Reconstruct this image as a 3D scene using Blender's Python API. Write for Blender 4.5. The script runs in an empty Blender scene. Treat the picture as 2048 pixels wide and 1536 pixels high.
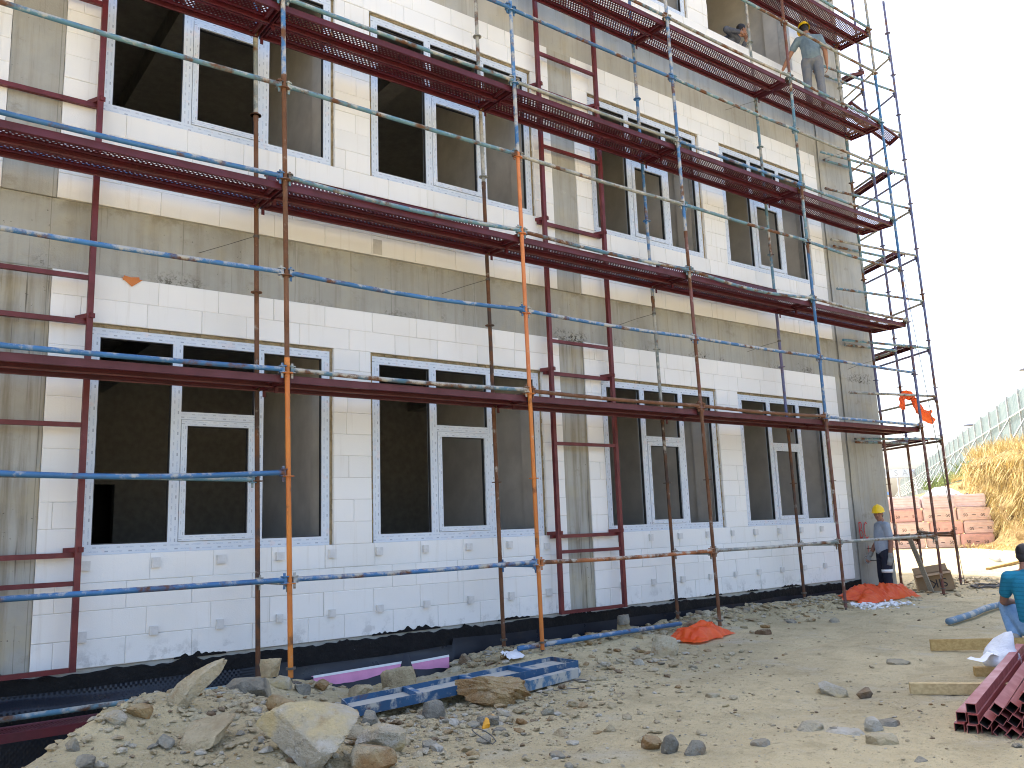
# Building site: block facade behind a steel scaffold, workers, rubble, tarps
import bpy, bmesh, math, random
import numpy as np
from mathutils import Vector, Matrix, noise
R = math.radians
scene = bpy.context.scene
COL = scene.collection
rnd = random.Random(7)

# ------------------------------------------------------------------ helpers
def tag(o, label, cat, group=None):
    o['label'] = label; o['category'] = cat
    if group: o['group'] = group
    return o
def kind(o, k):
    o['kind'] = k; return o
def empty(name, loc, label=None, cat=None, group=None, rot=(0, 0, 0)):
    o = bpy.data.objects.new(name, None); COL.objects.link(o)
    o.location = loc; o.rotation_euler = rot; o.empty_display_size = .1
    if label: tag(o, label, cat, group)
    return o
class MB:
    def __init__(s): s.v = []; s.f = []; s.t = []; s.uv = []; s.mi = []; s.cm = 0
    def face(s, idx, tone=.5, uv=None):
        s.f.append(tuple(idx)); s.t.append(tone); s.uv.append(uv); s.mi.append(s.cm)
    def quad(s, a, b, c, d, tone=.5, uv=None):
        n = len(s.v); s.v += [tuple(a), tuple(b), tuple(c), tuple(d)]; s.face((n, n+1, n+2, n+3), tone, uv)
    def box(s, lo, hi, tone=.5, M=None):
        n = len(s.v)
        P = [(x, y, z) for z in (lo[2], hi[2]) for y in (lo[1], hi[1]) for x in (lo[0], hi[0])]
        if M is not None: P = [tuple(M @ Vector(q)) for q in P]
        s.v += P
        for q in ((0, 2, 3, 1), (4, 5, 7, 6), (0, 1, 5, 4), (2, 6, 7, 3), (0, 4, 6, 2), (1, 3, 7, 5)):
            s.face([n+i for i in q], tone)
    def obox(s, p, q, w, h, up=(0, 0, 1), tone=.5, uvs=False):
        p = Vector(p); q = Vector(q); d = (q-p); L = d.length; d = d/L
        u = Vector(up); sd = d.cross(u)
        if sd.length < 1e-5: sd = d.cross(Vector((1, 0, 0)))
        sd.normalize(); u = sd.cross(d).normalized()
        n = len(s.v)
        for e in (p, q):
            for a, b in ((-1, -1), (1, -1), (1, 1), (-1, 1)): s.v.append(tuple(e+sd*(a*w/2)+u*(b*h/2)))
        for k in range(4):
            k2 = (k+1) % 4
            s.face((n+k, n+k2, n+4+k2, n+4+k), tone, [(0, 0), (0, 1), (L, 1), (L, 0)] if uvs else None)
        s.face((n+3, n+2, n+1, n), tone); s.face((n+4, n+5, n+6, n+7), tone)
    def hollow(s, p, q, w, wall=.004, up=(0, 0, 1)):
        # square tube, open ends
        p = Vector(p); q = Vector(q); d = (q-p).normalized(); sd = d.cross(Vector(up)).normalized(); u = sd.cross(d)
        n = len(s.v)
        for e in (p, q):
            for r in (w/2, w/2-wall):
                for a, b in ((-1, -1), (1, -1), (1, 1), (-1, 1)): s.v.append(tuple(e+sd*(a*r)+u*(b*r)))
        for k in range(4):
            k2 = (k+1) % 4
            s.face((n+k, n+k2, n+8+k2, n+8+k)); s.face((n+4+k2, n+4+k, n+12+k, n+12+k2))
            s.face((n+k2, n+k, n+4+k, n+4+k2)); s.face((n+8+k, n+8+k2, n+12+k2, n+12+k))
    def tube(s, pts, r, n=10, caps=True, tone=.5):
        pts = [Vector(p) for p in pts]; m = len(pts); rr = r if isinstance(r, (list, tuple)) else [r]*m
        b = len(s.v); pu = None
        for i, p in enumerate(pts):
            d = (pts[min(i+1, m-1)]-pts[max(i-1, 0)]).normalized()
            if pu is None:
                pu = d.cross(Vector((0, 0, 1)))
                if pu.length < .05: pu = d.cross(Vector((1, 0, 0)))
            pu = (pu-d*pu.dot(d)).normalized(); w = d.cross(pu)
            for k in range(n):
                a = 2*math.pi*k/n; s.v.append(tuple(p+(pu*math.cos(a)+w*math.sin(a))*rr[i]))
        for i in range(m-1):
            for k in range(n):
                k2 = (k+1) % n; s.face((b+i*n+k, b+(i+1)*n+k, b+(i+1)*n+k2, b+i*n+k2), tone)
        if caps:
            s.face([b+k for k in range(n)], tone); s.face([b+(m-1)*n+k for k in range(n-1, -1, -1)], tone)
    def ring(s, c, ax, r0, r1, h, n=12):
        c = Vector(c); ax = Vector(ax).normalized(); u = ax.cross(Vector((.3, 1, .2))).normalized(); w = ax.cross(u)
        b = len(s.v)
        for r, z in ((r0, -h/2), (r1, -h/2), (r1, h/2), (r0, h/2)):
            for k in range(n):
                a = 2*math.pi*k/n; s.v.append(tuple(c+ax*z+(u*math.cos(a)+w*math.sin(a))*r))
        for j in range(4):
            j2 = (j+1) % 4
            for k in range(n):
                k2 = (k+1) % n; s.face((b+j*n+k, b+j*n+k2, b+j2*n+k2, b+j2*n+k))
    def add(s, verts, faces, tone=.5):
        b = len(s.v); s.v += [tuple(v) for v in verts]
        for f in faces: s.face([b+i for i in f], tone)
    def build(s, name, m, parent=None, smooth=False, loc=None):
        me = bpy.data.meshes.new(name); me.from_pydata(s.v, [], s.f)
        ms = m if isinstance(m, (list, tuple)) else [m]
        for q in ms: me.materials.append(q)
        if any(s.mi): me.polygons.foreach_set('material_index', s.mi)
        a = me.attributes.new('tone', 'FLOAT', 'FACE'); a.data.foreach_set('value', s.t)
        if any(u is not None for u in s.uv):
            L = me.uv_layers.new(name='UVMap'); d = []
            for f, u in zip(s.f, s.uv):
                d += [c for q in (u or [(0, -9)]*len(f)) for c in q]
            L.data.foreach_set('uv', d)
        if smooth: me.polygons.foreach_set('use_smooth', [True]*len(me.polygons))
        me.update()
        return link(name, me, parent, loc)
def link(name, me, parent=None, loc=None):
    o = bpy.data.objects.new(name, me); COL.objects.link(o)
    if parent is not None: o.parent = parent
    if loc is not None: o.location = loc
    return o
def autosmooth(o, ang=40):
    bm = bmesh.new(); bm.from_mesh(o.data)
    bmesh.ops.recalc_face_normals(bm, faces=bm.faces)
    for e in bm.edges:
        e.smooth = len(e.link_faces) == 2 and e.calc_face_angle(0) < R(ang)
    for f in bm.faces: f.smooth = True
    bm.to_mesh(o.data); bm.free(); return o
def lerp_tab(x, tab):
    if x <= tab[0][0]: return tab[0][1]
    for (a, u), (b, v) in zip(tab, tab[1:]):
        if x <= b: return u+(v-u)*(x-a)/(b-a)
    return tab[-1][1]
def sst(a, b, x):
    t = min(1, max(0, (x-a)/(b-a))); return t*t*(3-2*t)
YE = [(-8, -7), (-2, -5.2), (0, -4.0), (.7, -3.25), (1.2, -2.75), (2.0, -2.0), (2.7, -1.35), (3.1, -.72), (4.0, -.62), (5.0, -.52), (5.7, -.36), (6.2, -.2), (7, -.1), (15.4, -.08), (16, .3)]
ZT = [(2.0, -1.7), (3.0, -1.25), (4.0, -.85), (5.3, -.7), (6.2, -.5), (8, -.42), (15, -.4)]
RA = [(.3, .15), (.9, .25), (1.3, .33), (1.8, .20), (2.1, .13), (2.5, .14), (3.1, .03), (3.7, -.1), (4.0, -.15), (5, -.06), (6, 0)]
def gauss(x, y, cx, cy, sx, sy): return math.exp(-((x-cx)/sx)**2-((y-cy)/sy)**2)
def H0(x, y):
    z = -.34
    z += .27*gauss(x, y, 2.15, -2.75, .85, 1.25)+.13*gauss(x, y, 3.3, -.95, .8, .5)
    z += .13*sst(7.5, 10.5, x)*(1-sst(14.2, 15.0, x))*math.exp(-((y+.35)/.42)**2)
    z += .07*sst(5.3, 6.0, x)*(1-sst(7.5, 9.5, x))*math.exp(-((y+.75)/.5)**2)
    z += lerp_tab(x, RA)*math.exp(-(min(0, y-lerp_tab(x, YE)+.1)/.6)**2) if x < 6 else 0
    z -= .10*gauss(x, y, 14.5, -.42, .5, .22)
    z += .05*sst(0, 2.5, x-16)*sst(12, 2, x-16)*math.exp(-((y+.1)/1.2)**2)
    if x < 16.5:
        t = sst(0, .38, y-lerp_tab(x, YE))*(1-sst(15.6, 16.3, x))
        z = z+(lerp_tab(x, ZT)-z)*t
    return z
# ------------------------------------------------------------------ materials
class NT:
    def __init__(s, name):
        s.m = bpy.data.materials.new(name); s.m.use_nodes = True; s.t = s.m.node_tree; s.n = s.t.nodes; s.l = s.t.links
        s.b = s.n['Principled BSDF']; s.out = s.n['Material Output']
        s.tc = None
    def N(s, ty, **k):
        nd = s.n.new(ty)
        for a, v in k.items():
            if a in ('op', 'operation'): nd.operation = v
            elif hasattr(nd, a) and not a.startswith('i_'): setattr(nd, a, v)
        return nd
    def set(s, sock, v):
        if hasattr(v, 'is_linked') or isinstance(v, bpy.types.NodeSocket): s.l.new(v, sock)
        elif isinstance(v, (tuple, list)) and len(v) == 3 and sock.type == 'RGBA': sock.default_value = (*v, 1)
        else: sock.default_value = v
    def obj(s):
        if s.tc is None: s.tc = s.n.new('ShaderNodeTexCoord')
        return s.tc.outputs['Object']
    def uv(s):
        s.obj(); return s.tc.outputs['UV']
    def rand(s): return s.n.new('ShaderNodeObjectInfo').outputs['Random']
    def attr(s, nm='tone'):
        a = s.n.new('ShaderNodeAttribute'); a.attribute_name = nm; return a.outputs['Fac']
    def noise(s, scale, detail=4, rough=.55, vec=None, w=None, dist=0, stretch=None):
        nd = s.n.new('ShaderNodeTexNoise'); nd.inputs['Scale'].default_value = scale; nd.inputs['Detail'].default_value = detail
        nd.inputs['Roughness'].default_value = rough; nd.inputs['Distortion'].default_value = dist
        v = vec if vec is not None else s.obj()
        if stretch:
            mp = s.n.new('ShaderNodeMapping'); mp.inputs['Scale'].default_value = stretch; s.l.new(v, mp.inputs['Vector']); v = mp.outputs['Vector']
        s.l.new(v, nd.inputs['Vector'])
        if w is not None: nd.noise_dimensions = '4D'; s.set(nd.inputs['W'], w)
        return nd.outputs['Fac']
    def math(s, op, a, b=0., c=None):
        nd = s.n.new('ShaderNodeMath'); nd.operation = op; s.set(nd.inputs[0], a); s.set(nd.inputs[1], b)
        if c is not None: s.set(nd.inputs[2], c)
        return nd.outputs[0]
    def ramp(s, f, lo, hi, a=0., b=1.):
        nd = s.n.new('ShaderNodeMapRange'); nd.interpolation_type = 'SMOOTHSTEP'; s.set(nd.inputs[0], f)
        for i, v in zip((1, 2, 3, 4), (lo, hi, a, b)): s.set(nd.inputs[i], v)
        return nd.outputs[0]
    def mix(s, f, a, b):
        nd = s.n.new('ShaderNodeMix'); nd.data_type = 'RGBA'; s.set(nd.inputs[0], f); s.set(nd.inputs[6], a); s.set(nd.inputs[7], b); return nd.outputs[2]
    def mul(s, col, f):
        nd = s.n.new('ShaderNodeMix'); nd.data_type = 'RGBA'; nd.blend_type = 'MULTIPLY'; nd.inputs[0].default_value = 1.
        s.set(nd.inputs[6], col); s.l.new(f, nd.inputs[7]); return nd.outputs[2]
    def sep(s, v):
        nd = s.n.new('ShaderNodeSeparateXYZ'); s.l.new(v, nd.inputs[0]); return nd.outputs
    def bump(s, h, strength=.4, dist=.01):
        nd = s.n.new('ShaderNodeBump'); nd.inputs['Strength'].default_value = strength; nd.inputs['Distance'].default_value = dist
        s.l.new(h, nd.inputs['Height']); s.l.new(nd.outputs[0], s.b.inputs['Normal']); return nd
    def done(s, col=None, rough=.8, metal=0., spec=None):
        if col is not None: s.set(s.b.inputs['Base Color'], col)
        s.set(s.b.inputs['Roughness'], rough); s.b.inputs['Metallic'].default_value = metal
        if spec is not None: s.b.inputs['Specular IOR Level'].default_value = spec
        return s.m
MC = {}
def m_plain(name, col, rough=.8, var=.18, scale=9, bump=.15, metal=0., spec=None):
    if name in MC: return MC[name]
    t = NT(name); w = t.math('MULTIPLY', t.rand(), 31.)
    f = t.noise(scale, 6, .6, w=w); g = t.ramp(f, .25, .75, 1-var, 1+var)
    t.bump(t.noise(scale*6, 4), bump, .01)
    MC[name] = t.done(t.mul(col, g), rough, metal, spec); return MC[name]
def m_tube(name, paint, rust=.4, mortar=.4, rough=.6, paint2=None):
    t = NT(name); w = t.math('MULTIPLY', t.rand(), 47.)
    n1 = t.noise(3.6, 7, .62, w=w); n2 = t.noise(19, 6, .7, w=w); n3 = t.noise(2.1, 5, .6, w=w)
    geo = t.n.new('ShaderNodeNewGeometry'); nz = t.sep(geo.outputs['Normal'])[2]
    c = t.mix(t.ramp(n3, .35, .65), paint, paint2 or tuple(x*.72 for x in paint))
    rc = t.mix(n2, (.055, .026, .016), (.21, .088, .035))
    mr = t.ramp(t.math('ADD', n1, (rust-.5)*.42), .48, .60)
    c = t.mix(mr, c, rc)
    mm = t.math('ADD', t.math('ADD', t.noise(6.5, 7, .66, w=t.math('ADD', w, 9.)), (mortar-.5)*.34), t.math('MULTIPLY', nz, .07))
    mo = t.ramp(mm, .52, .66)
    c = t.mix(t.math('MULTIPLY', mo, .85), c, (.46, .44, .38))
    t.bump(n1, .35, .006)
    return t.done(c, t.ramp(mr, 0, 1, rough, .9), 0.)
def m_concrete(name, base=(.42, .42, .385), streak=.8, warm=.28):
    t = NT(name); v = t.obj()
    big = t.noise(.9, 5, .6); med = t.noise(5, 8, .65); fine = t.noise(60, 4, .6)
    st = t.noise(1., 6, .62, stretch=(9, 9, .55)); st2 = t.noise(1., 4, .6, stretch=(28, 28, .8))
    c = t.mix(t.ramp(big, .3, .7), base, tuple(x*.78 for x in base))
    c = t.mix(t.ramp(st, .42, .72, 0, .55*streak), c, (.24, .22, .17))
    c = t.mix(t.ramp(st2, .60, .74, 0, .45*streak), c, (.10, .092, .075))
    c = t.mix(t.ramp(t.noise(1.7, 5, .6), .48, .68, 0, warm), c, (.46, .40, .25)); c = t.mix(t.ramp(t.noise(2.6, 8, .72, stretch=(1, 1, 1.6)), .56, .70, 0, .5), c, (.25, .23, .18))
    c = t.mix(t.ramp(med, .62, .76, 0, .5), c, (.52, .50, .46))
    pit = t.math('MULTIPLY', t.ramp(t.noise(34, 3, .5), .69, .75), t.ramp(t.noise(2.1, 4, .6), .48, .66))
    c = t.mix(pit, c, (.09, .08, .065))
    # formwork board seams, honeycombed lower edge of the beam
    x, y, z = t.sep(v)
    comb = t.math('MULTIPLY', t.ramp(z, 3.70, 3.86, 1, 0), t.math('GREATER_THAN', z, 3.60)); comb = t.math('MULTIPLY', comb, t.math('MULTIPLY', t.ramp(t.noise(1.1, 3), .48, .62), t.ramp(t.noise(26, 6, .75), .50, .58)))
    c = t.mix(comb, c, (.07, .06, .045)); ed = t.math('MULTIPLY', t.ramp(z, 4.20, 4.36, 0, 1), t.ramp(t.noise(3.3, 6, .7), .46, .62, 0, .6)); c = t.mix(t.math('MULTIPLY', ed, t.math('LESS_THAN', z, 4.37)), c, (.22, .20, .15))  # upper beam edge: dirt plus the blocks' shadow line, put into the colour
    fx = t.math('FRACT', t.math('MULTIPLY', x, 1/1.22)); seam = t.math('LESS_THAN', fx, .006)
    c = t.mix(t.math('MULTIPLY', seam, .45), c, (.12, .11, .09))
    h = t.math('ADD', t.math('MULTIPLY', med, .6), t.math('MULTIPLY', fine, .35)); h = t.math('SUBTRACT', t.math('SUBTRACT', h, pit), comb)
    t.bump(h, .5, .012)
    return t.done(c, .92, 0., .25)
def m_block():
    t = NT('aerated_block'); tone = t.attr()
    big = t.noise(.7, 4, .6); sm = t.noise(7, 7, .66); fine = t.noise(90, 3, .6)
    st = t.noise(1., 6, .6, stretch=(14, 14, .7))
    c = t.mix(tone, (.79, .792, .775), (.84, .842, .828))
    c = t.mix(t.ramp(big, .45, .8, 0, .4), c, (.73, .71, .65))
    c = t.mix(t.ramp(st, .56, .76, 0, .35), c, (.54, .50, .42))
    c = t.mix(t.ramp(sm, .68, .78, 0, .35), c, (.55, .53, .48))
    x, y, z = t.sep(t.obj())
    low = t.math('MULTIPLY', t.ramp(z, 0., .28, 1, 0), t.ramp(t.noise(5, 7, .7), .50, .64))
    c = t.mix(t.math('MULTIPLY', low, .35), c, (.16, .155, .15))
    t.bump(t.math('ADD', fine, t.math('MULTIPLY', sm, 1.5)), .22, .006)
    return t.done(c, .95, 0., .2)
def m_dirt(name='site_dirt', a=(.60, .50, .30), b=(.45, .365, .21), g=(.58, .53, .405)):
    t = NT(name)
    big = t.noise(.45, 5, .6); med = t.noise(2.4, 7, .65); fine = t.noise(17, 8, .7); grit = t.noise(75, 4, .65)
    c = t.mix(t.ramp(big, .38, .62), tuple(x*.86 for x in a), tuple(x*1.12 for x in a))
    c = t.mix(t.ramp(med, .45, .72, 0, .8), c, b)
    c = t.mix(t.ramp(t.noise(1.3, 6, .62), .54, .72, 0, .7), c, g)
    c = t.mix(t.ramp(fine, .54, .66, 0, .5), c, tuple(x*.66 for x in b))
    c = t.mix(t.ramp(t.noise(31, 6, .7), .55, .66, 0, .6), c, (.64, .56, .38))
    c = t.mix(t.ramp(grit, .58, .68, 0, .6), c, (.50, .46, .36))
    c = t.mix(t.ramp(t.noise(120, 3, .6), .60, .68, 0, .6), c, (.20, .16, .10))
    h = t.math('ADD', t.math('MULTIPLY', fine, 1.), t.math('MULTIPLY', grit, .35)); h = t.math('ADD', h, t.math('MULTIPLY', med, 2.))
    t.bump(h, 1., .045)
    return t.done(c, .97, 0., .15)
def m_rock(name, a, b, c3):
    t = NT(name); w = t.math('MULTIPLY', t.rand(), 53.)
    n = t.noise(4.5, 8, .68, w=w); n2 = t.noise(13, 7, .7, w=w); n3 = t.noise(2.2, 5, .6, w=t.math('ADD', w, 5.))
    c = t.mix(t.ramp(n, .40, .60), a, b); c = t.mix(t.ramp(n3, .50, .62), c, c3); c = t.mix(t.ramp(t.noise(3.3, 6, .65, w=t.math('ADD', w, 11.)), .56, .68, 0, .85), c, (.36, .225, .105))
    c = t.mix(t.ramp(n2, .57, .70, 0, .75), c, tuple(x*.36 for x in b)); c = t.mix(t.ramp(t.noise(24, 6, .7, w=w), .58, .70, 0, .5), c, tuple(min(1, x*1.5) for x in a))
    geo = t.n.new('ShaderNodeNewGeometry'); nz = t.sep(geo.outputs['Normal'])[2]
    c = t.mix(t.math('MULTIPLY', t.ramp(nz, .2, .95, 0, .4), t.ramp(n2, .3, .6)), c, (.50, .43, .29))
    t.bump(t.math('ADD', t.math('ADD', n2, t.math('MULTIPLY', n, 1.5)), t.math('MULTIPLY', t.noise(60, 4, .65, w=w), .45)), 1., .05)
    return t.done(c, .95, 0., .2)
def m_frame():
    # white profile under printed protective film: rows of small print
    t = NT('white_profile_film'); u, v, _ = t.sep(t.uv())
    def row(per, off, v0, v1, seed):
        uu = t.math('ADD', t.math('MULTIPLY', u, 1/per), off); fr = t.math('FRACT', uu)
        band = t.math('MULTIPLY', t.math('GREATER_THAN', v, v0), t.math('LESS_THAN', v, v1))
        txt = t.math('MULTIPLY', t.math('GREATER_THAN', fr, .28), t.math('LESS_THAN', fr, .74))
        gl = t.math('GREATER_THAN', t.noise(190, 2, .5, stretch=(1, 1, 1)), .47)
        txt = t.math('MULTIPLY', txt, gl)
        dash = t.math('LESS_THAN', fr, .15)
        return t.math('MULTIPLY', band, dash), t.math('MULTIPLY', band, txt)
    c = t.mix(t.noise(2.5, 3), (.57, .645, .74), (.66, .715, .785))
    d1, t1 = row(.21, .0, .22, .36, 1); d2, t2 = row(.21, .5, .62, .76, 2)
    c = t.mix(t.math('MULTIPLY', t.math('ADD', t1, t2), .34), c, (.17, .27, .45))
    c = t.mix(t.math('MULTIPLY', t.math('ADD', d1, t.math('MULTIPLY', d2, .6)), .5), c, (.05, .09, .17))
    pk = t.ramp(t.noise(9, 3, .5), .60, .70, 0, .35); c = t.mix(pk, c, (.72, .60, .60))
    return t.done(c, .35, 0., .4)
def m_membrane():
    t = NT('dimple_membrane')
    c = t.mix(t.ramp(t.noise(3, 6, .65), .58, .75, 0, .4), (.008, .012, .022), (.05, .045, .037))
    t.bump(t.noise(60, 3), .15, .004)
    return t.done(c, t.ramp(t.noise(4, 4), .3, .7, .26, .5), 0., .4)
def m_bitumen():
    t = NT('bitumen_coat'); n = t.noise(6, 8, .7); n2 = t.noise(26, 5, .65)
    c = t.mix(t.ramp(n, .6, .75, 0, .7), (.006, .006, .007), (.035, .03, .025))
    c = t.mix(t.ramp(n2, .70, .76, 0, .8), c, (.35, .33, .29))
    t.bump(n2, .7, .02); return t.done(c, t.ramp(n, .3, .7, .5, .8), 0., .25)
def m_wood(name, a, b):
    t = NT(name); w = t.math('MULTIPLY', t.rand(), 17.); n = t.noise(1., 6, .6, w=w, stretch=(3, 45, 45)); n2 = t.noise(4, 5, w=w)
    c = t.mix(t.ramp(n, .35, .65), a, b); c = t.mix(t.ramp(n2, .58, .75, 0, .5), c, tuple(x*.5 for x in b))
    t.bump(n, .3, .004); return t.done(c, .85, 0., .2)
def m_cloth(name, a, b, scale=60, rough=.9, stripes=None, trans=0.):
    t = NT(name); n = t.noise(5, 5, .6); c = t.mix(t.ramp(n, .3, .7), a, b)
    if stripes:
        z = t.sep(t.obj())[2]; fr = t.math('FRACT', t.math('MULTIPLY', z, 1/stripes)); c = t.mix(t.math('MULTIPLY', t.math('LESS_THAN', fr, .3), .45), c, tuple(x*.55 for x in a))
    t.bump(t.math('ADD', t.noise(scale, 3), t.math('MULTIPLY', t.noise(14, 4, .6), 3.)), .45, .012)
    if trans: t.b.inputs['Transmission Weight'].default_value = 0.
    return t.done(c, rough, 0., .25)
def m_tarp():
    t = NT('orange_tarp'); c = t.mix(t.ramp(t.noise(9, 4), .35, .7), (.93, .135, .022), (.84, .085, .015))
    t.bump(t.noise(22, 5, .65), .35, .02)
    t.done(c, .42, 0., .45)
    tr = t.n.new('ShaderNodeBsdfTranslucent'); tr.inputs['Color'].default_value = (.95, .18, .03, 1)
    mx = t.n.new('ShaderNodeMixShader'); mx.inputs[0].default_value = .3
    t.l.new(t.b.outputs[0], mx.inputs[1]); t.l.new(tr.outputs[0], mx.inputs[2]); t.l.new(mx.outputs[0], t.out.inputs[0])
    return t.m
def m_maroon(name='maroon_steel', a=(.140, .015, .018), b=(.092, .010, .012), scratch=.35):
    t = NT(name); w = t.math('MULTIPLY', t.rand(), 23.); n = t.noise(5, 7, .65, w=w); n2 = t.noise(16, 7, .7, w=w)
    c = t.mix(t.ramp(n, .35, .7), a, b); c = t.mix(t.ramp(n2, .66, .72, 0, scratch), c, (.10, .045, .028))
    c = t.mix(t.ramp(t.noise(11, 8, .72, w=w), .66, .74, 0, scratch*1.3), c, (.40, .36, .31))
    t.bump(n2, .12, .004); return t.done(c, t.ramp(n, .3, .7, .38, .6), 0., .5)
M = dict(
    block=m_block(), mortar=m_plain('mortar_grey', (.50, .49, .46), .95), conc=m_concrete('fair_concrete'), concs=m_concrete('streaked_concrete', (.43, .425, .385), 2.1, .4),
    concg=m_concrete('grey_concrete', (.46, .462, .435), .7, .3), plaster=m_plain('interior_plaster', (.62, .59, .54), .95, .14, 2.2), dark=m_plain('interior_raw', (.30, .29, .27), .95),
    frame=m_frame(), gasket=m_plain('gasket', (.02, .022, .026), .6), foam=m_plain('foam_soffit_shade', (.27, .215, .125), .9, .4, 12, .6),
    memb=m_membrane(), bit=m_bitumen(), dirt=m_dirt(), pink=m_plain('pink_foam_board', (.82, .34, .56), .8, .12, 6), spacer=m_plain('spacer_grey', (.66, .66, .65), .6, .1, 20),
    maroon=m_maroon(), maroon2=m_maroon('maroon_plank_paint', (.095, .010, .018), (.064, .008, .013), .2),
    blue=m_tube('tube_blue', (.045, .165, .36), .40, .50, .5), bluew=m_tube('tube_blue_mortar', (.05, .18, .40), .42, .72, .5), teal=m_tube('tube_teal', (.13, .24, .27), .50, .60, .6, (.08, .20, .29)),
    pale=m_tube('tube_pale', (.30, .30, .27), .48, .68, .7, (.16, .20, .20)), rust=m_tube('tube_rust', (.135, .066, .036), .62, .36, .8, (.19, .085, .04)), dkrust=m_tube('tube_dark_rust', (.075, .045, .034), .60, .34, .8),
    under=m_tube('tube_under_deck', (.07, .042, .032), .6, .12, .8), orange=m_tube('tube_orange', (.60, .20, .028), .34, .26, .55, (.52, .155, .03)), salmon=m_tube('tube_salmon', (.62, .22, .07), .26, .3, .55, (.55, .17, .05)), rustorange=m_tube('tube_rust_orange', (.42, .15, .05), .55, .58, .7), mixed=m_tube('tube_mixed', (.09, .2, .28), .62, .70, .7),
    bpurple=m_tube('tube_grey_blue', (.10, .13, .26), .42, .40, .6, (.13, .11, .2)), brown=m_tube('tube_brown', (.15, .075, .055), .55, .42, .7, (.17, .06, .055)),
    steel=m_plain('coupler_steel', (.10, .085, .07), .7, .4, 30), sign=m_plain('sign_white', (.93, .93, .93), .7, .02), ink=m_plain('print_black', (.03, .025, .03), .8),
    maroon3=m_maroon('tube_pink_dust', (.37, .115, .105), (.30, .09, .085), .3), maroon4=m_maroon('tube_red', (.27, .045, .04), (.36, .125, .115), .3), yellow2=m_plain('orange_plastic', (.80, .36, .02), .5, .1, 9),
    tarp=m_tarp(), red=m_plain('red_spray', (.62, .02, .03), .7, .3, 20), rebar_tube_shade=m_plain('rebar_tube_shade', (.06, .045, .04), .8),
    white=m_plain('white_plastic', (.78, .79, .80), .5, .06, 6), yellow=m_plain('yellow_plastic', (.90, .58, .015), .3, .05, 6), timber=m_wood('sawn_timber', (.52, .36, .15), (.40, .26, .10)), timber2=m_wood('pale_timber', (.60, .47, .25), (.46, .34, .17)),
    greywood=m_wood('weathered_timber', (.36, .32, .25), (.27, .235, .18)), card=m_plain('cardboard', (.30, .20, .11), .9, .12, 8), wire=m_plain('wire', (.10, .09, .08), .6),
)
M['tan'] = m_rock('tan_rock', (.55, .46, .29), (.40, .315, .19), (.58, .52, .38)); M['grey'] = m_rock('grey_rock', (.33, .315, .265), (.22, .205, .17), (.44, .385, .27))
M['ochre'] = m_rock('ochre_rock', (.44, .32, .16), (.30, .17, .07), (.48, .42, .30)); M['pale'+'rock'] = m_rock('pale_rock', (.60, .57, .50), (.46, .41, .31), (.62, .50, .27))
M['brown'+'rock'] = m_rock('brown_rock', (.24, .165, .10), (.16, .10, .06), (.30, .25, .19))
# ------------------------------------------------------------------ the building
B = empty('unfinished_building', (0, 0, 0), 'three storey unfinished building of white aerated blocks between concrete beams', 'building')
WX = [(1.616, 4.09), (4.63, 7.13), (8.295, 10.75), (11.365, 13.80)]
ROWS = [(0., 3.67, 1.0, 3.19, 0.), (4.37, 8.04, 5.365, 7.555, -.03), (8.82, 12.37, 9.71, 11.9, -.015)]   # z0 z1 sill head y
SEG = [(-3.5, .80), (1.26, 7.50), (7.955, 14.25)]      # blockwork between the columns
def courses(z0, s, h, z1):
    n1 = round((s-z0)/.247); n2 = 9; n3 = 2
    return [z0+(s-z0)*i/n1 for i in range(n1)]+[s+(h-s)*i/n2 for i in range(n2)]+[h+(z1-h)*i/n3 for i in range(n3+1)]
def cut(segs, a, b):
    o = []
    for p, q in segs:
        if b <= p or a >= q: o.append((p, q)); continue
        if a > p: o.append((p, a))
        if b < q: o.append((b, q))
    return o
for ri, (z0, z1, s, h, yf) in enumerate(ROWS):
    for si, (xa, xb) in enumerate(SEG):
        mb = MB(); bk = MB(); zs = courses(z0, s, h, z1)
        for ci, (za, zb) in enumerate(zip(zs, zs[1:])):
            segs = [(xa, xb)]
            if za > s-.01 and zb < h+.01:
                for a, b in WX: segs = cut(segs, a-.035, b+.035)
            off = rnd.random()*.6
            for p, q in segs:
                bk.box((p+.004, yf+.006, za), (q-.004, .24, zb), .5)
                xs = [p]; x = math.floor(p/.6)*.6+off-.6
                while x < q:
                    if x > p+.10 and x < q-.10: xs.append(x)
                    x += .6 if rnd.random() > .12 else .3+.3*rnd.random()
                xs.append(q)
                for u, v in zip(xs, xs[1:]):
                    g = .0007+.0030*rnd.random()**3; g2 = .0006+.0022*rnd.random()**3; d = rnd.uniform(-.004, .002); tn = rnd.random()
                    lo = (u+g, yf+d, za+g2); hi = (v-g, yf+.05, zb-g2); b = .005
                    n = len(mb.v)
                    for e in (0, b):
                        yy = yf+d+(b if e == 0 else 0)
                        for px, pz in ((lo[0]+e, lo[2]+e), (hi[0]-e, lo[2]+e), (hi[0]-e, hi[2]-e), (lo[0]+e, hi[2]-e)): mb.v.append((px, yy, pz))
                    for px, pz in ((lo[0], lo[2]), (hi[0], lo[2]), (hi[0], hi[2]), (lo[0], hi[2])): mb.v.append((px, yf+.05, pz))
                    mb.face((n+4, n+5, n+6, n+7), tn)
                    for k in range(4):
                        k2 = (k+1) % 4; mb.face((n+k, n+k2, n+4+k2, n+4+k), tn); mb.face((n+8+k, n+8+k2, n+k2, n+k), tn)
        w = mb.build('block_wall', M['block'], B); bk.build('mortar_bed', M['mortar'], w)
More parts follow.
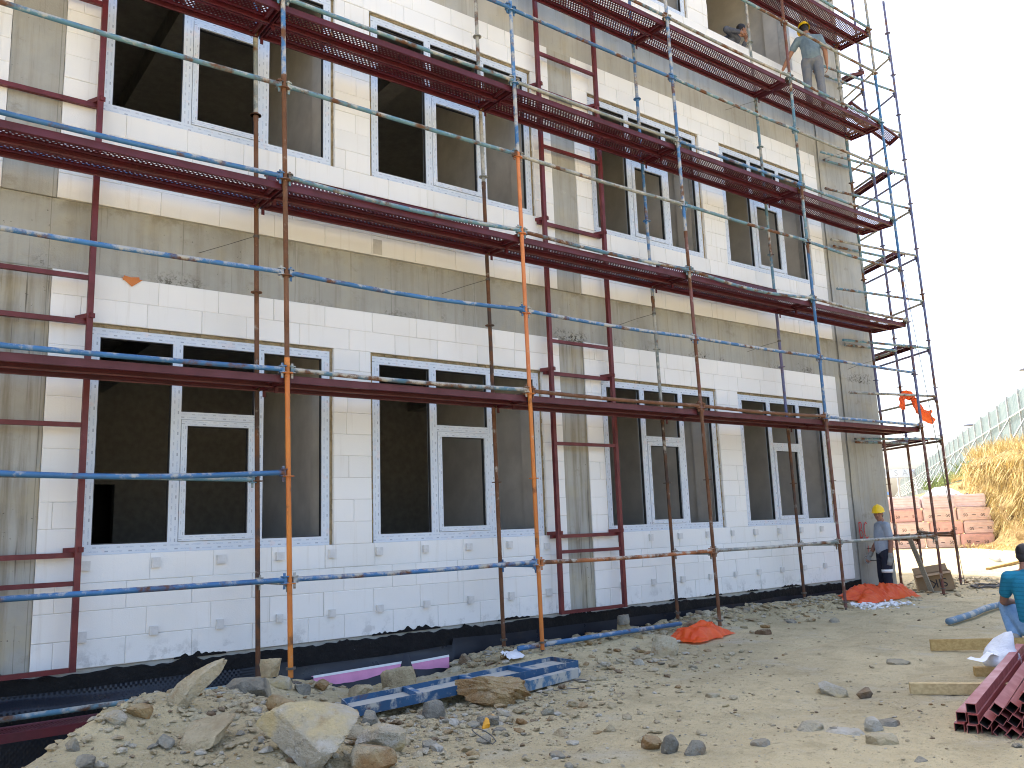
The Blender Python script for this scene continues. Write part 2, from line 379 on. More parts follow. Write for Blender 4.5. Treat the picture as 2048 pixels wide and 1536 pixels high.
def slab_noise(name, lo, hi, m, amp=.012, step=.12):
    # cast concrete piece with a slightly uneven face and chipped lower edge
    mb = MB(); nx = max(2, int((hi[0]-lo[0])/step)); nz = max(2, int((hi[2]-lo[2])/step))
    for j in range(nz+1):
        for i in range(nx+1):
            x = lo[0]+(hi[0]-lo[0])*i/nx; z = lo[2]+(hi[2]-lo[2])*j/nz
            y = lo[1]+amp*noise.noise((x*1.3, z*1.7, 3.))*.7+amp*.4*noise.noise((x*6, z*6, 1.))
            mb.v.append((x, y, z))
    for j in range(nz):
        for i in range(nx):
            a = j*(nx+1)+i; mb.face((a, a+1, a+nx+2, a+nx+1))
    mb.box((lo[0]+.001, lo[1]+.02, lo[2]+.001), (hi[0]-.001, hi[1], hi[2]-.001))
    return mb.build(name, m, B)
slab_noise('beam', (-3.5, .012, 3.672), (15.59, .3, 4.368), M['conc'], .012)
slab_noise('beam', (-3.5, .006, 8.042), (15.59, .3, 8.80), M['concg'], .010)
slab_noise('beam', (-3.5, .006, 12.372), (15.59, .3, 13.6), M['concg'], .010)
mb = MB(); mb.box((-3.5, -.035, 8.80), (15.57, .2, 8.818)); mb.build('slab_edge', M['plaster'], B)
for (a, b) in ((.80, 1.26), (7.50, 7.955)):
    for zi, (z0, z1, s, h, yf) in enumerate(ROWS):
        slab_noise('column', (a+.003, yf+.016, z0+.002), (b-.003, .32, z1-.002), M['concs'] if zi == 0 else M['conc'], .006)
for z0, z1 in ((-.3, 3.67), (4.37, 8.04), (8.82, 12.37)):
    slab_noise('column', (14.252, .004, z0), (14.40, .3, z1), M['concg'], .008)
    slab_noise('column', (14.402, -.022, z0), (15.592, .3, z1), M['conc'] if z0 < 0 else M['concg'], .012)
slab_noise('column', (14.402, -.024, 3.672), (15.592, .3, 4.368), M['concg'], .012); slab_noise('column', (14.402, -.024, 8.042), (15.592, .3, 8.80), M['concg'], .012)
# side, back and inside
SD = Vector((math.sin(R(27)), math.cos(R(27)), 0)); SN = Vector((SD.y, -SD.x, 0)); C0 = Vector((15.59, 0, 0))
mb = MB(); e = C0+SD*13
for z0, z1 in ((-1., 13.6),):
    n = len(mb.v)
    for p in (C0+Vector((0, -.02, 0)), e, e-SN*.3, C0-SN*.3+SD*.3):
        for z in (z0, z1): mb.v.append((p.x, p.y, z))
    for k in range(4):
        k2 = (k+1) % 4; mb.face((n+2*k, n+2*k2, n+2*k2+1, n+2*k+1))
mb.build('side_wall', M['conc'], B)
mb = MB(); mb.box((-3.5, 11.6, -1), (e.x, 11.9, 13.6)); mb.box((-3.8, 0, -1), (-3.502, 11.9, 13.6)); mb.build('back_wall', M['concg'], B)
mb = MB(); mb.v += [(-3.8, -.0, 13.602), (15.59, -.0, 13.602), (e.x, 11.9, 13.602), (-3.8, 11.9, 13.602)]; mb.face((0, 1, 2, 3)); mb.v += [(x, y, 13.75) for x, y, z in mb.v[:4]]
mb.face((4, 5, 6, 7)); [mb.face((k, (k+1) % 4, 4+(k+1) % 4, 4+k)) for k in range(4)]; mb.build('shadow_roof_slab', M['concg'], B)  # unseen roof slab, added to cast the building's shadow
for z0, z1, s, h, yf in ROWS:
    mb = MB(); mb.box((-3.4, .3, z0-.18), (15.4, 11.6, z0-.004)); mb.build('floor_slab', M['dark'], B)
    mb = MB(); mb.box((-3.4, .302, z1+.35), (15.4, 11.6, z1+.50))
    for x in (2.9, 6.1, 9.3, 12.4): mb.box((x, .302, z1+.02), (x+.3, 11.6, z1+.349))
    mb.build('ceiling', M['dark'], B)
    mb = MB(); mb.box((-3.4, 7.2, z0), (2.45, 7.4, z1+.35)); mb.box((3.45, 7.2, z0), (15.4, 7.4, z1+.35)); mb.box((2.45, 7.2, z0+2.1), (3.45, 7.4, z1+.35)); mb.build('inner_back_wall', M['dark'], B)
    for x0, x1, d in ((4.17, 4.56, 2.45), (7.28, 8.16, 2.85), (10.86, 11.26, 3.4), (13.92, 14.24, 3.6)):
        mb = MB(); mb.box((x0, .302, z0), (x1, d, z1+.34)); mb.build('partition_wall', M['plaster'], B)
        mb = MB(); mb.box((x0-.07, .25, z0), (x0-.002, .56, z1+.02)); mb.build('pilaster', M['plaster'], B)
# windows
def window(xa, xb, s, h, yf, row):
    y0 = yf+.035; y1 = y0+.068; f = .092; W = xb-xa; mb = MB()
    def bar(p, q, w, up=(0, -1, 0), ya=y0, yb=y1):
        mb.obox((p[0], (ya+yb)/2, p[1]), (q[0], (ya+yb)/2, q[1]), w, yb-ya, up, .5, True)
    top = h-.035
    m1 = xa+W*.331; m2 = xa+W*.674; tz = s+1.34
    bar((xa, s+f/2), (xb, s+f/2), f); bar((xa, top-f/2), (xb, top-f/2), f)
    for x in (xa+f/2, xb-f/2): bar((x, s+f), (x, top-f), f)
    for x in (m1, m2): bar((x, s+f), (x, top-f), .096)
    bar((m1+.048, tz), (m2-.048, tz), .078)
    o = mb.build('window', M['frame'], B)
    mb = MB(); sf = .058; a = m1+.048+.004; b = m2-.048-.004; c = s+f+.004; d = tz-.043; ya = y0-.012; yb = y1-.01
    for p, q in (((a, c+sf/2), (b, c+sf/2)), ((a, d-sf/2), (b, d-sf/2)), ((a+sf/2, c+sf), (a+sf/2, d-sf)), ((b-sf/2, c+sf), (b-sf/2, d-sf))):
        mb.obox((p[0], (ya+yb)/2, p[1]), (q[0], (ya+yb)/2, q[1]), sf, yb-ya, (0, -1, 0), .5, True)
    mb.build('sash', M['frame'], o)
    mb = MB()   # dark rubber gaskets round each light
    for x0, x1, z0, z1 in ((xa+f, m1-.048, s+f, top-f), (m2+.048, xb-f, s+f, top-f), (m1+.048, m2-.048, tz+.039, top-f), (a+sf, b-sf, c+sf, d-sf)):
        g = .009
        for lo, hi in (((x0, z0), (x0+g, z1)), ((x1-g, z0), (x1, z1)), ((x0+g, z0), (x1-g, z0+g)), ((x0+g, z1-g), (x1-g, z1))):
            mb.box((lo[0], y0+.012, lo[1]), (hi[0], y0+.05, hi[1]))
    mb.build('gasket', M['gasket'], o)
    mb = MB(); rr = random.Random(int(xa*100)+row)
    for (u0, u1, zz, hh) in ((xa-.034, xb+.034, top+.001, .033),):
        n = int((u1-u0)/.05)
        for i in range(n):
            x0 = u0+(u1-u0)*i/n; x1 = u0+(u1-u0)*(i+1)/n; mb.box((x0, y0+.004-rr.random()*.02, zz), (x1, y1, zz+hh-.001))
    for u0 in (xa-.033, xb+.001):
        n = 40
        for i in range(n):
            za = s+(h-s)*i/n; mb.box((u0, y0+.012-rr.random()*.014, za), (u0+.032, y1, za+(h-s)/n))
    mb.build('sealant_soffit_shade', M['foam'], o)  # olive-brown foam strips; the colour also carries the shade of the lintel soffit
for ri, (z0, z1, s, h, yf) in enumerate(ROWS):
    for wi, (a, b) in enumerate(WX):
        if ri == 2 and wi == 3: continue
        window(a, b, s, h, yf, ri)
# spacers glued on the lowest wall
for x0 in (1.66, 2.275, 2.895, 3.51, 4.10, 4.675, 5.285, 5.90, 6.515, 7.12, 8.45, 9.065, 9.68, 10.30, 10.90, 11.48, 12.10, 12.72, 13.33):
    for z in (.905, .277):
        if (x0 == 7.12 and z > .5) : z = .86
        mb = MB(); w = .032+.012*rnd.random(); hh = .038+.01*rnd.random(); d = .03+.012*rnd.random()
        mb.box((x0-w, -d, z-hh), (x0+w, -.003, z+hh), .5); mb.box((x0-w*.7, -d-.004, z-hh*.8), (x0-w*.2, -d-.0005, z+hh*.8)); mb.build('spacer_block', M['spacer'], B)
# foundation with bitumen, ragged top edge
mb = MB(); mb.box((-3.5, .02, -2.2), (15.58, .3, -.004)); mb.build('foundation_wall', M['concg'], B)
mb = MB(); n = 620; x0 = -3.4; dx = (15.5-x0)/n
def bt(x):
    v = -.035+.03*noise.noise((x*1.7, 0, 0))+.025*noise.noise((x*9, 2, 0)); k = noise.noise((x*1.1, 7, 0))
    if k > .25: v += (k-.25)*.28*abs(noise.noise((x*13, 9, 0)))*2
    return v+.26*gauss(x, 0, .80, 0, .22, 1)+.075*max(0, gauss(x, 0, 2.62, 0, .13, 1)-.3)
for i in range(n+1):
    x = x0+i*dx; t = bt(x)
    for z, y in ((t, -.004), (t-.012, -.016), (-.3, -.022), (-2.1, -.022)):
        mb.v.append((x, y+.005*noise.noise((x*5, z*5, 0)), z))
for i in range(n):
    for k in range(3): mb.face((4*i+k, 4*i+4+k, 4*i+5+k, 4*i+1+k))
mb.build('bitumen_coating', M['bit'], B)
# black smears of bitumen brushed onto the blocks
for cx, w, hh, sd in ((2.72, .25, .10, 1), (5.15, .32, .16, 2), (6.55, .25, .08, 3), (9.55, .18, .07, 4), (10.35, .2, .06, 5), (12.3, .25, .09, 6), (8.3, .2, .06, 7), (1.40, .14, .06, 8), (4.72, .14, .06, 9), (11.3, .14, .07, 10)):
    mb = MB(); r2 = random.Random(sd); n = 60
    for i in range(n+1):
        u = i/n*2-1; t = .62*hh*(1-abs(u)**2)*(max(.03, noise.noise((u*4+sd*3, sd, 0))+.3)*.8+.18*abs(noise.noise((u*13, sd, 3)))); mb.v += [(cx+w*u, -.0062, -.01), (cx+w*u+.006*r2.random(), -.0062, .006+t)]
    for i in range(n): mb.face((2*i, 2*i+2, 2*i+3, 2*i+1))
    mb.build('bitumen_smear', M['bit'], B)
# red spray marks on the corner column, stub bars, orange foam, a flat grey patch for a hole in the blocks
def ribbon(mb, pts, w, y):
    pts = [Vector((p[0], y, p[1])) for p in pts]; n = len(mb.v)
    for i, p in enumerate(pts):
        d = (pts[min(i+1, len(pts)-1)]-pts[max(i-1, 0)]).normalized(); s = Vector((-d.z, 0, d.x))
        mb.v += [tuple(p+s*w/2), tuple(p-s*w/2)]
    for i in range(len(pts)-1): mb.face((n+2*i, n+2*i+1, n+2*i+3, n+2*i+2))
mb = MB(); Y = -.042
ribbon(mb, [(14.470, .985), (14.467, .86), (14.475, .70)], .022, Y)
ribbon(mb, [(14.465, .975), (14.525, .985), (14.560, .94), (14.535, .88), (14.480, .85), (14.545, .83), (14.577, .77), (14.545, .715), (14.470, .705)], .02, Y-.001)
ribbon(mb, [(14.735, .955), (14.690, .985), (14.640, .93), (14.625, .84), (14.640, .75), (14.685, .69), (14.745, .72)], .021, Y)
mb.build('painted_letters', M['red'], B)
mb = MB(); ribbon(mb, [(14.705, .56), (14.705, .27)], .016, Y); ribbon(mb, [(14.655, .36), (14.705, .26), (14.755, .36)], .016, Y-.001); mb.build('painted_arrow', M['red'], B)
for z in (.51, .29):
    mb = MB(); mb.tube([(14.68, -.01, z), (14.70, -.16, z+.005), (15.2, -.18, z)], .007, 6); mb.build('reinforcing_bar', M['rebar_tube_shade'], B, True)
mb = MB(); ribbon(mb, [(1.88, 3.672), (1.95, 3.66), (2.03, 3.672)], .05, -.010); mb.v += [(1.86, -.011, 3.672), (2.06, -.011, 3.672), (1.96, -.011, 3.59)]; mb.face((len(mb.v)-3, len(mb.v)-2, len(mb.v)-1)); mb.build('foam_patch', M['orange'], B)
mb = MB(); mb.box((4.62, -.034, 4.385), (4.74, -.0335, 4.57)); mb.build('putlog_hole_patch', M['mortar'], B)  # flat mortar-grey plate on the block face stands in for the hole
# ------------------------------------------------------------------ scaffold
PO = [(.20, .02), (3.22, .021), (6.18, .013), (9.24, .020), (12.25, .012), (15.34, .029)]
PI = [(.16, .02), (3.18, .019), (6.16, .014), (9.20, .018), (12.22, .012), (15.24, .027)]
YO, YI = -1.0, -.3
LV = [-.27, .71, 1.70, 2.69, 3.66, 4.65, 5.63, 6.61, 7.60, 8.58, 9.60, 10.52, 11.5]
def XO(i, z): return PO[i][0]-PO[i][1]*z
def XI(i, z): return PI[i][0]-PI[i][1]*z
S = empty('scaffold', (3.2, -1, -.2), 'rusty blue and orange tube scaffold standing along the white block wall', 'scaffold')
OFF = Vector((-3.2, 1, .2))
def loc(pts): return [Vector(p)+OFF for p in pts]
def pole(X, y, zb, segs, parent=S, off=OFF, foot=True):
    for (za, zt, m) in segs:
        mb = MB(); pts = [Vector((X(z), y, z))+off for z in (za, (za+zt)/2, zt)]
        mb.tube(pts, .0243, 12)
        for z in LV:
            if za-.01 <= z-.035 < zt: mb.ring(Vector((X(z), y, z-.035))+off, (0, 0, 1), .022, .058, .009, 14)
        mb.ring(Vector((X(zt), y, zt-.02))+off, (0, 0, 1), .02, .028, .09, 12)
        o = mb.build('pole', M[m], parent); autosmooth(o, 40)
    if foot:
        mb = MB(); p = Vector((X(zb), y, zb))+off; mb.box((p.x-.075, p.y-.075, p.z-.004), (p.x+.075, p.y+.075, p.z+.006)); mb.tube([p, p+Vector((0, 0, .16))], .017, 8)
        mb.ring(p+Vector((0, 0, .13)), (0, 0, 1), .016, .045, .02, 8); mb.build('base_jack', M['steel'], parent)
TOPZ = 12.2
def zb(x, y): return max(H0(x, y), -1.2)-.01
pspec = [
 ('o', 0, [(None, 3.4, 'orange'), (3.4, 7.2, 'rust')]), ('o', 1, [(None, 2.78, 'orange'), (2.78, 5.72, 'rust'), (5.72, 8.8, 'bluew')]),
 ('o', 2, [(None, 2.70, 'orange'), (2.70, 5.64, 'salmon'), (5.64, 9.6, 'bluew')]), ('o', 3, [(None, 2.6, 'rust'), (2.6, 5.2, 'brown'), (5.2, 10.8, 'bluew')]),
 ('o', 4, [(None, 2.64, 'brown'), (2.64, 5.6, 'blue'), (5.6, 8.62, 'teal'), (8.62, TOPZ, 'brown')]), ('o', 5, [(None, 2.7, 'brown'), (2.7, 5.8, 'bpurple'), (5.8, 9.5, 'blue'), (9.5, TOPZ, 'pale')]),
 ('i', 0, [(None, 4.4, 'rust'), (4.4, 7, 'pale')]), ('i', 1, [(None, 2.7, 'dkrust'), (2.7, 5.6, 'rust'), (5.6, 6.5, 'pale'), (6.5, 8.8, 'blue')]),
 ('i', 2, [(None, 2.66, 'rust'), (2.66, 5.5, 'dkrust'), (5.5, 9.4, 'pale')]), ('i', 3, [(None, 2.6, 'dkrust'), (2.6, 4.4, 'pale'), (4.4, 10.6, 'bluew')]),
 ('i', 4, [(None, 2.55, 'dkrust'), (2.55, 4.9, 'bpurple'), (4.9, 8.5, 'teal'), (8.5, TOPZ, 'pale')]), ('i', 5, [(None, 2.6, 'brown'), (2.6, 4.6, 'bpurple'), (4.6, 8.4, 'teal'), (8.4, TOPZ, 'pale')])]
for side, i, segs in pspec:
    y = YO if side == 'o' else YI; X = (lambda z, i=i: XO(i, z)) if side == 'o' else (lambda z, i=i: XI(i, z))
    b = zb(X(-.3), y); segs = [(b+.05 if a is None else a, t, m) for a, t, m in segs]
    pole(X, y, b, segs)
def ledger(p, q, m, sag=0., parent=S, off=OFF, name='ledger', r=.0242, wedge=True):
    p = Vector(p)+off; q = Vector(q)+off; d = (q-p).normalized(); mb = MB(); n = 9; a = p+d*.05; b = q-d*.05
    side = Vector((noise.noise(tuple(p*1.3))*.012, noise.noise(tuple(q*1.7))*.012, 0))
    mb.tube([a+(b-a)*(k/(n-1))+Vector((0, 0, -sag*math.sin(math.pi*k/(n-1))))+side*math.sin(math.pi*k/(n-1)) for k in range(n)], r, 12)
    if wedge:
        for e, s in ((p, 1), (q, -1)):
            c = e+d*(s*.045); mb.obox(c-d*.014, c+d*.014, .046, .066); mb.obox(c+Vector((0, .0, .062))+d*s*.005, c+Vector((0, 0, -.085))+d*s*.005, .009, .022, tuple(d))
            for zz in (.03, -.03): mb.ring(c+Vector((0, 0, zz))-d*s*.0, tuple(Vector((0, 0, 1))), .0, .04, .010, 10)
    o = mb.build(name, M[m], parent); autosmooth(o, 40)
lo = {.71: {0: ('blue', .0), 1: ('bluew', .01), 2: ('rustorange', .015), 3: ('pale', .01), 4: ('pale', .0)}, 1.70: {0: ('blue', .05)},
 2.69: {0: ('blue', .01), 1: ('mixed', .02), 2: ('rust', .015), 3: ('rust', .02), 4: ('bluew', .0)},
 3.66: {0: ('bluew', .02), 1: ('blue', .04), 2: ('bluew', .02), 3: ('bluew', .01), 4: ('bluew', .01)},
 4.65: {0: ('blue', .015), 1: ('teal', .05), 2: ('mixed', .03), 3: ('teal', .09), 4: ('pale', .02)},
 5.63: {0: ('teal', .02), 1: ('teal', .01), 2: ('pale', .02), 3: ('teal', .01), 4: ('teal', .03)},
 6.61: {0: ('teal', 0), 1: ('teal', .01), 2: ('pale', .01), 3: ('bluew', .01), 4: ('teal', .01)},
 7.60: {1: ('blue', .01), 2: ('blue', .01), 3: ('teal', .02), 4: ('pale', .0)}, 8.58: {1: ('teal', 0), 2: ('mixed', 0), 3: ('pale', .02), 4: ('teal', .02)},
 9.60: {3: ('teal', .01), 4: ('pale', .02)}, 10.52: {4: ('teal', 0)}}
for z, d in lo.items():
    for b, (m, sg) in d.items():
        ledger((XO(b, z), YO, z), (XO(b+1, z), YO, z+(.01 if b % 2 else 0)), m, sg)
for z in (-.27, 2.69, 4.65, 6.61, 8.58, 10.52):
    for b in range(5):
        if z > 8 and b < 2 or z > 10 and b < 4 or z < 0 and b > 0: continue
        ledger((XI(b, z), YI, z-.02), (XI(b+1, z), YI, z-.02), 'blue' if (b+int(z)) % 3 else 'teal')
ledger((XI(0, 1.7), YI, 1.72), (XI(1, 1.7), YI, 1.68), 'teal')
for i in range(6):
    for z in (-.27, .71, 2.69, 4.65, 6.61, 8.58, 10.52):
        if z < 0 and i > 1 or z > 8 and i < 2 or z > 10 and i < 4: continue
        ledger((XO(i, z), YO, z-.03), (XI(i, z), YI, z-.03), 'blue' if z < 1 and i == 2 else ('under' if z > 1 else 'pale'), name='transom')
for i, zt in ((1, 4.22), (2, 4.21), (3, 4.15), (4, 4.06), (4, 8.42), (5, 8.2), (5, 4.0)):
    mb = MB(); x = XI(i, zt)
    mb.tube([Vector(q)+OFF for q in ((x+.03, YI+.02, zt+.03), (x-.03, YI-.03, zt), (x-.22, -.14, zt-.06), (x-.5, -.004, zt-.17))], .0035, 5)
    for k in range(3): mb.ring(Vector((x, YI, zt+.008*k))+OFF, (.1, .1*k, 1), .024, .031, .006, 10)
    mb.build('tie_wire', M['wire'], S)
# planks: perforated steel decks laid on the transoms
def plank_mesh(L, W=.31):
    mb = MB(); cell = .047; cy_ = .031; nx = int((L-.10)/cell); ny = 6; x0 = (L-nx*cell)/2; y0 = -ny*cy_/2; r = .0105
    for j in range(ny):
        sh = (j % 2)*cell/2
        for i in range(nx-(j % 2)):
            cx = x0+i*cell+cell/2+sh; cy = y0+j*cy_+cy_/2; h = cell/2; h2 = cy_/2; n = len(mb.v)
            for dx, dy in ((-1, -1), (0, -1), (1, -1), (1, 0), (1, 1), (0, 1), (-1, 1), (-1, 0)): mb.v.append((cx+dx*h, cy+dy*h2, 0))
            for k in range(8):
                a = math.pi*(1.25+.25*k); mb.v.append((cx+r*math.cos(a), cy+r*math.sin(a), 0))
            for k in range(8):
                k2 = (k+1) % 8; mb.face((n+k, n+k2, n+8+k2, n+8+k))
        if j % 2:
            for xa, xb in ((x0, x0+cell/2), (x0+nx*cell-cell/2, x0+nx*cell)):
                mb.quad((xa, y0+j*cy_, 0), (xb, y0+j*cy_, 0), (xb, y0+(j+1)*cy_, 0), (xa, y0+(j+1)*cy_, 0))
    for a, b in ((0, x0), (x0+nx*cell, L)): mb.quad((a, y0, 0), (b, y0, 0), (b, -y0, 0), (a, -y0, 0))
    for s in (-1, 1):
        prof = [(s*-y0, 0), (s*(W/2-.012), .0), (s*(W/2-.006), .008), (s*W/2, .004), (s*W/2, -.064), (s*(W/2-.022), -.068), (s*(W/2-.024), -.056)]
        n = len(mb.v)
        for x in (0, L):
            for y, z in prof: mb.v.append((x, y, z))
        m = len(prof)
        for k in range(m-1): mb.face((n+k, n+m+k, n+m+k+1, n+k+1))
        mb.box((.0, s*W/2-.004, -.12) if s > 0 else (.0, -W/2, -.12), (.035, s*W/2 if s > 0 else -W/2+.004, -.05))
    for x in (.05, L-.05): mb.obox((x, -W/2+.01, -.02), (x, W/2-.01, -.02), .03, .036)
    for s in (-1, 1): mb.obox((.07, s*.108, -.012), (L-.07, s*.108, -.012), .012, .02)
    for x in (.004, L-.004): mb.obox((x, -W/2+.002, -.033), (x, W/2-.002, -.033), .006, .06)
    me = bpy.data.meshes.new('scaffold_plank'); me.from_pydata(mb.v, [], mb.f); me.materials.append(M['maroon2']); me.update(); return me
PM = plank_mesh(2.985)
ORD = ['lowest', 'first', 'second', 'third', 'fourth', 'fifth']; BAY = ['first', 'second', 'third', 'fourth', 'fifth']
def plank(b, z, y, label, dz=-.055, rx=0.):
    o = link('scaffold_plank', PM); xa = XO(b, z)+.018
    o.location = (xa, y, z+dz); o.rotation_euler = (rx, 0, 0); tag(o, label, 'scaffold plank', 'perforated steel planks of the scaffold decks'); return o
plank(0, -.27, -.63, 'maroon perforated plank low in the trench below the leftmost window')
for k, (z, bays) in enumerate(((2.69, range(5)), (4.65, range(5)), (6.61, range(5)), (8.58, range(2, 5)), (10.52, range(4, 5)))):
    for b in bays:
        for nm, y in (('outer', -.80), ('inner', -.475)):
            plank(b, z, y, '%s maroon plank of the %s deck from the ground, %s bay from the left' % (nm, BAY[k], BAY[b]), -.055 if nm == 'outer' else -.053+.004*rnd.random())
for b, lab in ((1, 'red plank standing on edge on the second deck, second bay from the left'), (3, 'red plank standing on edge on the second deck near the right end')):
    o = link('scaffold_plank', PM); o.location = (XO(b, 4.7)+.06, -.40, 4.80); o.rotation_euler = (R(84), .004, 0); o.scale = (.97, 1, 1)
    tag(o, lab, 'scaffold plank', 'perforated steel planks of the scaffold decks')
# corner tower standing on the far side of the corner
T = empty('scaffold', (16.5, -.07, -.2), 'slim purple and brown scaffold tower beyond the concrete corner', 'scaffold'); TO = Vector((-16.5, .07, .2))
TP = {'a': ((17.36, -.36), .025), 'b': ((16.50, -.07), .018)}
def TX(k, n): 
    (x, y), l = TP[k]; return lambda z: x+SD.x*n-l*z
def TY(k, n): return TP[k][0][1]+SD.y*n
for k, segs in (('a', [(None, 2.6, 'brown'), (2.6, TOPZ, 'bpurple')]), ('b', [(None, 2.5, 'brown'), (2.5, TOPZ, 'bpurple')])):
    for n in (0, 2.6):
        X = TX(k, n); y = TY(k, n); b = H0(X(0), y)-.01; pole(X, y, b, [(b+.05 if a is None else a, t, m) for a, t, m in segs], T, TO)
def tp(k, n, z): return (TX(k, n)(z), TY(k, n), z)
for i, z in enumerate((.69, 1.0, 2.58, 3.45, 4.45, 5.45, 6.42, 7.45, 8.2, 9.15, 10.1, 10.95)):
    if z == 1.0: continue
    m = 'pale' if i % 2 else 'bpurple'
    ledger(tp('a', 0, z-.04), tp('a', 2.6, z-.04), 'dkrust' if z < 3 else m, 0, T, TO)
    if i % 2 == 0: ledger(tp('b', 0, z-.09), tp('b', 2.6, z-.09), 'dkrust' if z < 3 else 'pale', 0, T, TO)
    if z > 1:
        dz = .05+.03*(z-2)
        ledger((tp('a', 0, z)[0]-3.25, -.36, z-dz-.05), tp('a', 0, z), 'teal' if i % 3 else 'pale', 0, T, TO, wedge=False)
        if i % 2 == 0: ledger((tp('b', 0, z)[0]-1.95, -.105, z-.09-dz*.6), (tp('b', 0, z)[0], -.105, z-.09), 'teal', 0, T, TO, wedge=False)
ledger(tp('b', 0, .70), tp('a', 0, .71), 'dkrust', 0, T, TO, name='transom'); ledger((XO(5, .7), YO, .74), tp('b', 0, .76), 'dkrust', 0, T, TO, name='transom')
mb = MB(); q = [Vector(p)+TO for p in ((XI(5, .7)+.0, YI-.05, .69), (16.1, -.22, .70), tp('b', 0, .71))]; mb.tube(q, .024, 10); mb.build('ledger', M['dkrust'], T, True)
def tplank(z, label, off, rx=0., ry=0.):
    o = link('scaffold_plank', PM); p = Vector(tp('b', .02, z)); q = SN*off
    o.location = (p.x+q.x, p.y+q.y, z); o.rotation_euler = (rx, ry, math.atan2(SD.y, SD.x)); o.scale = (.86, .9, 1)
    tag(o, label, 'scaffold plank', 'perforated steel planks of the scaffold decks')
tplank(2.60, 'brownish plank level with the lowest deck on the corner tower', .36, .05)
tplank(4.50, 'brown plank of the corner tower just above the orange rag', .36, .05)
tplank(6.46, 'brown plank of the corner tower below the third deck', .36, -.1)
tplank(8.24, 'orange brown tilted plank of the corner tower, left of the tall purple poles', .36, -.25)
o = link('scaffold_plank', PM); o.location = (14.75, -.52, 9.02); o.rotation_euler = (-.5, .03, R(6)); o.scale = (.72, .8, 1); tag(o, 'loose tilted maroon plank lying behind the worker on the upper deck', 'scaffold plank', 'perforated steel planks of the scaffold decks')
o = link('scaffold_plank', PM); o.location = (15.9, -.2, 10.25); o.rotation_euler = (-.2, -.28, R(58)); o.scale = (.62, 1, 1); tag(o, 'short maroon plank leaning under the topmost deck at the corner', 'scaffold plank', 'perforated steel planks of the scaffold decks')
# ------------------------------------------------------------------ red ladder frames fixed on the columns
def ladder(x0, x1, rungs, tabs, ztop, label, zbot=.0):
    L = empty('ladder_frame', (x0, -.15, 0), label, 'ladder frame', 'maroon square tube frames on the columns')
    for x in (0, x1-x0):
        mb = MB(); mb.obox((x, 0, zbot), (x, 0, ztop), .052, .052, (1, 0, 0)); mb.build('stile', M['maroon'], L)
    for z in rungs:
        mb = MB(); mb.obox((.027, 0, z), (x1-x0-.027, 0, z), .042, .042); mb.build('rung', M['maroon'], L)
    for z in tabs:
        mb = MB(); mb.obox((-.06, .075, z-.012), (x1-x0+.0, .075, z-.012), .046, .046)
        for x in (-.03, x1-x0-.05): mb.obox((x+.07, -.035, z+.035), (x-.03, .145, z+.03), .05, .045)
        mb.build('wall_bracket', M['maroon'], L)
ladder(.45, 1.57, (.02, .76, 2.18, 3.58, 4.9, 6.42, 7.8), (1.02, 3.18, 5.37, 7.29), 9.2, 'maroon ladder frame on the concrete column at the left edge')
ladder(7.21, 8.335, (.02, .78, 2.19, 3.58, 4.9, 6.38, 7.80, 9.1), (.99, 3.16, 5.28, 7.29), 9.6, 'maroon ladder frame on the concrete column between the middle windows')
